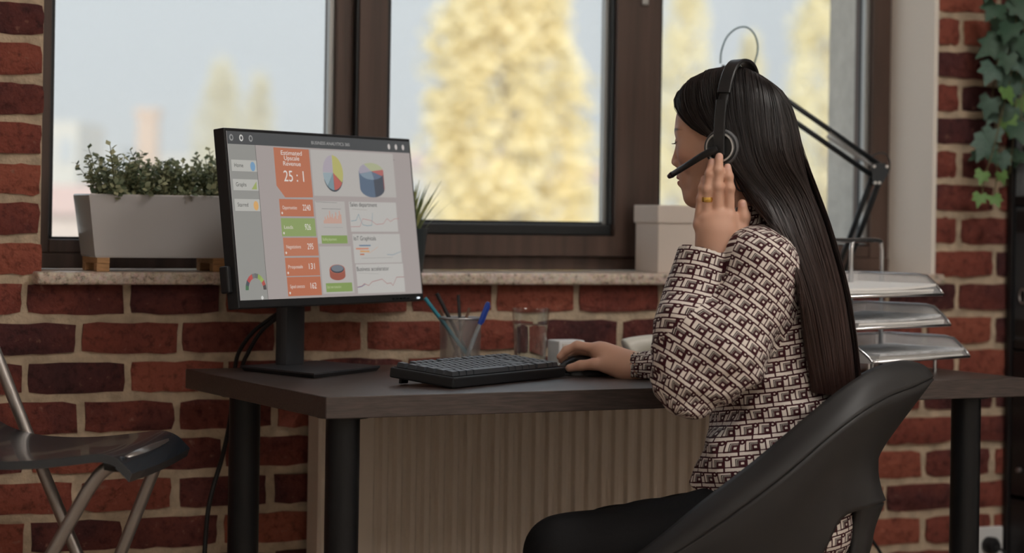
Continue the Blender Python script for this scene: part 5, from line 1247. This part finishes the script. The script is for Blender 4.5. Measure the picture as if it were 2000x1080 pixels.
def side(sgn):
    gs = []
    for hp_, qp in G:
        w_ = [HV(f, l * sgn, h) for f, l, h in hp_]
        for px, py, d in qp:
            dd = d if sgn > 0 else 4.012 + (4.012 - d) * 1.05; w_.append(QV(px + (0 if sgn > 0 else 14), py, dd))
        gs.append(arc(w_, NT))
    cols = []
    for i in range(NCOL):
        t = i / (NCOL - 1) * (len(gs) - 1); cols.append(t)
    return [catmull([g[k] for g in gs], NCOL) for k in range(NT)]      # rows[k][col]
m_hair = bpy.data.materials.new('long straight dark hair'); m_hair.use_nodes = True
def hair_nodes(m):
    t = m.node_tree; b = t.nodes['Principled BSDF']; L = t.links.new; g = t.nodes.new('ShaderNodeNewGeometry'); s = t.nodes.new('ShaderNodeSeparateXYZ'); L(g.outputs['Position'], s.inputs[0])
    mr = t.nodes.new('ShaderNodeMapRange'); mr.inputs[1].default_value = 1.25; mr.inputs[2].default_value = .75; L(s.outputs[2], mr.inputs[0])
    r = t.nodes.new('ShaderNodeValToRGB'); r.color_ramp.elements[0].color = (.0125, .0090, .0085, 1); r.color_ramp.elements[1].color = (.040, .0185, .0145, 1); L(mr.outputs[0], r.inputs[0])
    hv = t.nodes.new('ShaderNodeHueSaturation'); mr2 = t.nodes.new('ShaderNodeMapRange'); mr2.inputs[3].default_value = .55; mr2.inputs[4].default_value = 1.6
    L(g.outputs['Random Per Island'], mr2.inputs[0]); L(mr2.outputs[0], hv.inputs['Value']); L(r.outputs[0], hv.inputs['Color']); L(hv.outputs[0], b.inputs['Base Color'])
    b.inputs['Roughness'].default_value = .43; b.inputs['Specular IOR Level'].default_value = .55
hair_nodes(m_hair)
hs = MB(); sides = [(1, side(1)), (-1, side(-1))]
for sg, rows_ in sides: hs.grid(rows_, flip=(sg > 0))
hair = hs.build('hair', m_hair, person, smooth=1, label='long straight dark hair down to the waist')
hr = random.Random(5); sv = []; sfc = []
for sg, rows_ in sides:
    N_ = 2600 if sg > 0 else 700
    R3 = np.array([[tuple(p) for p in r_] for r_ in rows_])            # NT x NCOL x 3
    du = np.gradient(R3, axis=1); dt = np.gradient(R3, axis=0); nr = np.cross(dt, du); nr /= np.linalg.norm(nr, axis=2, keepdims=True) + 1e-9
    ctr = np.array(HV(-10, 0, 0)); 
    if ((R3[10] - ctr) * nr[10]).sum() < 0: nr = -nr
    for i in range(N_):
        c = hr.random() ** .9 * (NCOL - 1.001); t0 = 0 if hr.random() < .7 else hr.uniform(.0, .5); t1 = 1 + min(0, hr.gauss(-.004, .012)); off = hr.uniform(-.0008, .0038); wav = hr.uniform(0, .0016); ph = hr.random() * 6; drift = hr.gauss(0, 1.0)
        if hr.random() < .03: off += .003; drift *= 2.5
        n = 34; rad = hr.uniform(.00042, .00085); rows_i = []
        for k in range(n):
            t = (t0 + (t1 - t0) * k / (n - 1)) * (NT - 1); cc = min(max(c + drift * k / n + wav * 300 * math.sin(ph + k * .16), 0), NCOL - 1.001); a = min(int(t), NT - 2); b = int(cc); ft, fc = min(t - a, 1.02), cc - b
            p = (R3[a, b] * (1 - fc) + R3[a, b + 1] * fc) * (1 - ft) + (R3[a + 1, b] * (1 - fc) + R3[a + 1, b + 1] * fc) * ft; q = nr[a, b]; tt = dt[a, b] / (np.linalg.norm(dt[a, b]) + 1e-9); sd_ = np.cross(q, tt)
            rr_ = rad * (1 if k < n - 3 else .5); e_ = min(1, k / 4 + .25)
            pc = p + q * off * e_; rows_i.append((pc + q * rr_, pc - q * rr_ * .5 + sd_ * rr_, pc - q * rr_ * .5 - sd_ * rr_))
        o = len(sv); sv += [x for r_ in rows_i for x in r_]
        for k in range(n - 1):
            for j in range(3): a = o + k * 3 + j; b = o + k * 3 + (j + 1) % 3; sfc.append((a, b, b + 3, a + 3))
A4 = np.array(INV[person.name]); SV = np.array(sv) @ A4[:3, :3].T + A4[:3, 3]
me = bpy.data.meshes.new('hair_strands'); Qs_ = np.array(sfc, np.int32); me.vertices.add(len(SV)); me.vertices.foreach_set('co', SV.astype(np.float32).ravel()); me.loops.add(Qs_.size); me.polygons.add(len(Qs_))
me.loops.foreach_set('vertex_index', Qs_.ravel()); me.polygons.foreach_set('loop_start', np.arange(0, Qs_.size, 4, dtype=np.int32)); me.update(calc_edges=True); me.polygons.foreach_set('use_smooth', [True] * len(Qs_)); me.materials.append(m_hair)
obj('hair_strands', me, None, hair, kind='stuff')

# ---------------------------------------------------------------- headset
m_hset = mat('black headset plastic', (.016, .016, .017), .38); m_foam = mat('grey ear cushion', (.10, .10, .105), .6)
cupc = HV(-18, 91, -27); hset = thing('headset', 'black call-centre headset with a microphone boom on her head', 'headset', cupc)
hL = Vector(to_world([Hd(0, 1, 0)])[0]) - Vector(to_world([Hd(0, 0, 0)])[0]); hL.normalize(); hF = (HV(1, 0, 0) - HV(0, 0, 0)).normalized(); hU = (HV(0, 0, 1) - HV(0, 0, 0)).normalized()
def arc_pt(ph, out=0.):
    cc, sn = math.cos(ph), math.sin(ph); cl = math.copysign(abs(cc) ** .75, cc); return HV(-18 - 15 * sn, (95 + out) * cl, -24 + (144 + out) * math.copysign(abs(sn) ** .8, sn))
def band(p0, p1, wd, th, n=40, out=0.):
    P_ = [arc_pt(p0 + (p1 - p0) * i / (n - 1), out) for i in range(n)]; rows_ = []
    for i, p in enumerate(P_):
        t = (P_[min(i + 1, n - 1)] - P_[max(i - 1, 0)]).normalized(); sdv = (hF - t * hF.dot(t)).normalized(); nv = t.cross(sdv).normalized(); w2 = wd / 2; h2 = th / 2
        sec = [(-w2, -h2 * .5), (-w2 * .85, -h2), (w2 * .85, -h2), (w2, -h2 * .5), (w2, h2 * .5), (w2 * .85, h2), (-w2 * .85, h2), (-w2, h2 * .5)]
        rows_.append([p + sdv * a + nv * b for a, b in sec])
    mb = MB().grid(rows_, close_u=True); mb.add(rows_[0], [tuple(range(8))[::-1]]); mb.add(rows_[-1], [tuple(range(8))]); return mb
band(.56, math.pi - .56, .024, .007, out=2.5).build('headband', m_hset, hset, smooth=40)
for a, b, c_, d_ in ((.40, .58, .44, -.06), (math.pi - .40, math.pi - .58, math.pi - .44, math.pi + .06)):
    sl_ = band(a, b, .017, .004, 12).build('slider', m_hset, hset, smooth=40)
    band(c_, d_, .020, .0060, 22, out=6.5).build('yoke', m_hset, hset, smooth=40)
for sg in (1, -1):
    Mc = Matrix.Translation(HV(-18, 78 * sg, -27)) @ (hL * sg).to_track_quat('Z', 'Y').to_matrix().to_4x4()
    cu_ = MB().lathe([(.010, 0), (.026, 0), (.0315, .004), (.0325, .010), (.0310, .015), (.0285, .0165), (0, .0165)], n=40, M=Mc).build('ear_cushion', m_foam, hset, smooth=50)
    MB().lathe([(.0, .021), (.0185, .021), (.0195, .0225), (.0, .0225)][::-1] and [(.0285, .0165), (.028, .020), (.0245, .021), (.0205, .0185), (.019, .0185), (.0, .0190)], n=40, M=Mc).build('ear_cup', m_hset, hset, smooth=50)
    MB().lathe([(.0262, .0205), (.0255, .0232), (.0228, .0236), (.0218, .0212)], n=48, M=Mc).build('ring', m_silver, hset, smooth=50)
tipb = QV(1308, 344, 4.01); rootb = QV(1400, 290, 3.918); bp = catmull([rootb, QV(1372, 304, 3.935), QV(1340, 324, 3.965), tipb], 20)
mb = MB(); rows_ = []
for i, p in enumerate(bp):
    t = (bp[min(i + 1, 19)] - bp[max(i - 1, 0)]).normalized(); upv = (hU - t * hU.dot(t)).normalized(); ov = t.cross(upv); w2 = .0068 - .0012 * i / 19; k2 = .0034
    if i in (0, 19): w2 *= .6; k2 *= .6
    rows_.append([p + upv * w2 * math.cos(a) + ov * k2 * math.sin(a) for a in [j * math.pi / 6 for j in range(12)]])
mb.grid(rows_, close_u=True); mb.add(rows_[0], [tuple(range(12))]); mb.add(rows_[-1], [tuple(range(12))[::-1]])
mb.build('microphone_boom', m_hset, hset, smooth=60)
MB().tube([bp[-1] - (bp[-1] - bp[-2]).normalized() * .008, bp[-1] + (bp[-1] - bp[-2]).normalized() * .002], [.0058, .0042], 14).build('microphone_tip', mat('dark red black foam', (.035, .010, .012), .6), hset, smooth=60)
cable('headset_cable', [QV(1430, 330, 3.95), QV(1440, 368, 3.955), QV(1462, 380, 3.95), QV(1500, 430, 3.925), QV(1520, 470, 3.90)], .0016, 'thin black cable running from the headset to her collar')

# ring
rp_ = fing['ring'][0]; c0 = rp_[0] + (rp_[1] - rp_[0]) * .66; axr = (rp_[1] - rp_[0]) / np.linalg.norm(rp_[1] - rp_[0]); cw_ = Vector(to_world([c0])[0]); aw = (Vector(to_world([c0 + axr])[0]) - cw_).normalized()
Mr = Matrix.Translation(cw_) @ aw.to_track_quat('Z', 'Y').to_matrix().to_4x4()
MB().lathe([(.0090, -.0040), (.0103, -.0042), (.0112, 0), (.0103, .0042), (.0090, .0040)], n=36, M=Mr, closed=True).build('finger_ring', mat('polished gold', (.80, .50, .13), .22, metal=1), None, smooth=60, label='gold ring on her raised left hand', cat='ring')

# ---------------------------------------------------------------- shell chair
m_chair = mat('matt black chair plastic', (.022, .0212, .0215), .5, bump=.05, bscale=400)
cc0 = to_world([Q(1490, 1100, 4.03)])[0]; chair = thing('office_chair', 'black plastic shell armchair the woman sits on', 'chair', (cc0[0], cc0[1], 0))
cols = [  # near half: lip outline, lip edge, then down the shell (px, py, depth)
    [(1160, 1140, 3.86), (1180, 1135, 3.835), (1215, 1128, 3.82), (1222, 1140, 3.822), (1230, 1152, 3.828), (1240, 1168, 3.836), (1250, 1190, 3.85)],
    [(1262, 1072, 3.84), (1288, 1078, 3.812), (1322, 1078, 3.80), (1326, 1100, 3.80), (1332, 1125, 3.808), (1340, 1155, 3.82), (1350, 1195, 3.84)],
    [(1372, 982, 3.825), (1398, 998, 3.795), (1432, 1004, 3.785), (1432, 1048, 3.788), (1434, 1095, 3.80), (1438, 1140, 3.815), (1444, 1195, 3.845)],
    [(1475, 902, 3.825), (1502, 921, 3.795), (1530, 930, 3.785), (1530, 985, 3.792), (1530, 1045, 3.808), (1532, 1105, 3.825), (1538, 1185, 3.85)],
    [(1565, 826, 3.84), (1590, 846, 3.81), (1614, 858, 3.80), (1606, 915, 3.81), (1600, 970, 3.83), (1600, 1025, 3.845), (1602, 1085, 3.86)],
    [(1635, 768, 3.865), (1658, 790, 3.84), (1680, 808, 3.83), (1662, 862, 3.842), (1650, 912, 3.862), (1645, 960, 3.875), (1640, 1012, 3.885)],
    [(1690, 731, 3.90), (1712, 750, 3.885), (1732, 776, 3.88), (1698, 852, 3.895), (1684, 905, 3.908), (1684, 950, 3.915), (1690, 992, 3.92)],
    [(1738, 712, 3.955), (1765, 725, 3.95), (1782, 756, 3.95), (1716, 862, 3.955), (1702, 910, 3.96), (1706, 950, 3.965), (1716, 983, 3.965)],
    [(1770, 708, 4.03), (1802, 717, 4.035), (1820, 738, 4.035), (1724, 868, 4.03), (1711, 912, 4.03), (1717, 954, 4.03), (1726, 978, 4.03)]]
def mir(p): return (p[0] - (4.03 - p[2]) * 40, p[1], 8.06 - p[2] + .0)
allc = cols + [[mir(p) for p in c] for c in cols[-2::-1]]
grid_ = [[QV(*p) for p in c] for c in allc]; rows_ = list(map(list, zip(*grid_)))

rim_rows = [catmull(r_, 65) for r_ in list(map(list, zip(*grid_)))[:3]]; shell_rows = [catmull(r_, 65) for r_ in list(map(list, zip(*grid_)))[2:]]
rim_ = MB().grid([catmull([r_[i] for r_ in rim_rows], 9) for i in range(65)]).build('rim', m_chair, chair, smooth=1)
so_ = rim_.modifiers.new('thickness', 'SOLIDIFY'); so_.thickness = .009; so_.offset = 0
sh = MB().grid([catmull([r_[i] for r_ in shell_rows], 21) for i in range(65)]).build('shell', m_chair, chair, smooth=1)
so_ = sh.modifiers.new('thickness', 'SOLIDIFY'); so_.thickness = .009; so_.offset = 0
# spine strip joining back and seat
sp_ = [[QV(1672 + 4 * 0, 990, 3.93), QV(1700, 984, 3.96), QV(1722, 980, 4.03), QV(1700, 984, 4.10), QV(1680, 990, 4.13)], [QV(1666, 1035, 3.94), QV(1690, 1035, 3.965), QV(1704, 1030, 4.03), QV(1690, 1035, 4.095), QV(1672, 1035, 4.12)], [QV(1660, 1085, 3.94), QV(1680, 1085, 3.965), QV(1692, 1082, 4.03), QV(1680, 1085, 4.095), QV(1664, 1085, 4.12)], [QV(1620, 1165, 3.93), QV(1640, 1170, 3.965), QV(1650, 1172, 4.03), QV(1640, 1170, 4.095), QV(1625, 1165, 4.13)], [QV(1570, 1190, 3.93), QV(1575, 1195, 3.965), QV(1580, 1198, 4.03), QV(1575, 1195, 4.095), QV(1570, 1190, 4.13)]]
spn = MB().grid([catmull(r_, 13) for r_ in zip(*[catmull(list(c_), 20) for c_ in zip(*sp_)])]).build('spine', m_chair, chair, smooth=1)
so_ = spn.modifiers.new('thickness', 'SOLIDIFY'); so_.thickness = .010; so_.offset = 0
seat_rows = []
for i in range(15):
    t = i / 14; px = 1225 + 390 * t; yy = 1190 - 26 * math.sin(math.pi * t) * 0 + (8 if t < .15 else 0)
    half = .175 * (1 - .25 * abs(2 * t - 1) ** 3); zc = .388
    seat_rows.append([Vector(to_world([Q(px, 1190, 4.03) * [1, 0, 0] + np.array([0, zc + .022 * abs(k / 6 - 1) ** 2.5 + (-.012 if i == 0 else 0), -4.03 + half * (k / 6 - 1)])])[0]) for k in range(13)])
stt = MB().grid(seat_rows).build('seat', m_chair, chair, smooth=1); so_ = stt.modifiers.new('thickness', 'SOLIDIFY'); so_.thickness = .012; so_.offset = -1
cb = Vector(to_world([Q(1430, 1100, 4.03)])[0]); cb.z = 0; m_chr = mat('chrome column', (.5, .5, .5), .2, metal=1)
MB().lathe([(.0, .09), (.028, .09), (.028, .24), (.016, .245), (.016, .372), (.06, .376), (0, .38)], cb, 24).build('gas_column', m_leg, chair, smooth=40)
for k in range(5):
    a = k * 2 * math.pi / 5 + .3; dr = Vector((math.cos(a), math.sin(a), 0)); lg = MB().tube([cb + ZV * .10, cb + dr * .15 + ZV * .088, cb + dr * .27 + ZV * .066], [.024, .018, .012], 10).build('star_leg', m_leg, chair, smooth=1)
    c_ = cb + dr * .27; sd_ = Vector((-dr.y, dr.x, 0)); MB().tube([c_ + sd_ * .018 + ZV * .026, c_ - sd_ * .018 + ZV * .026], .0255, 20).build('caster', m_black, lg, smooth=40)
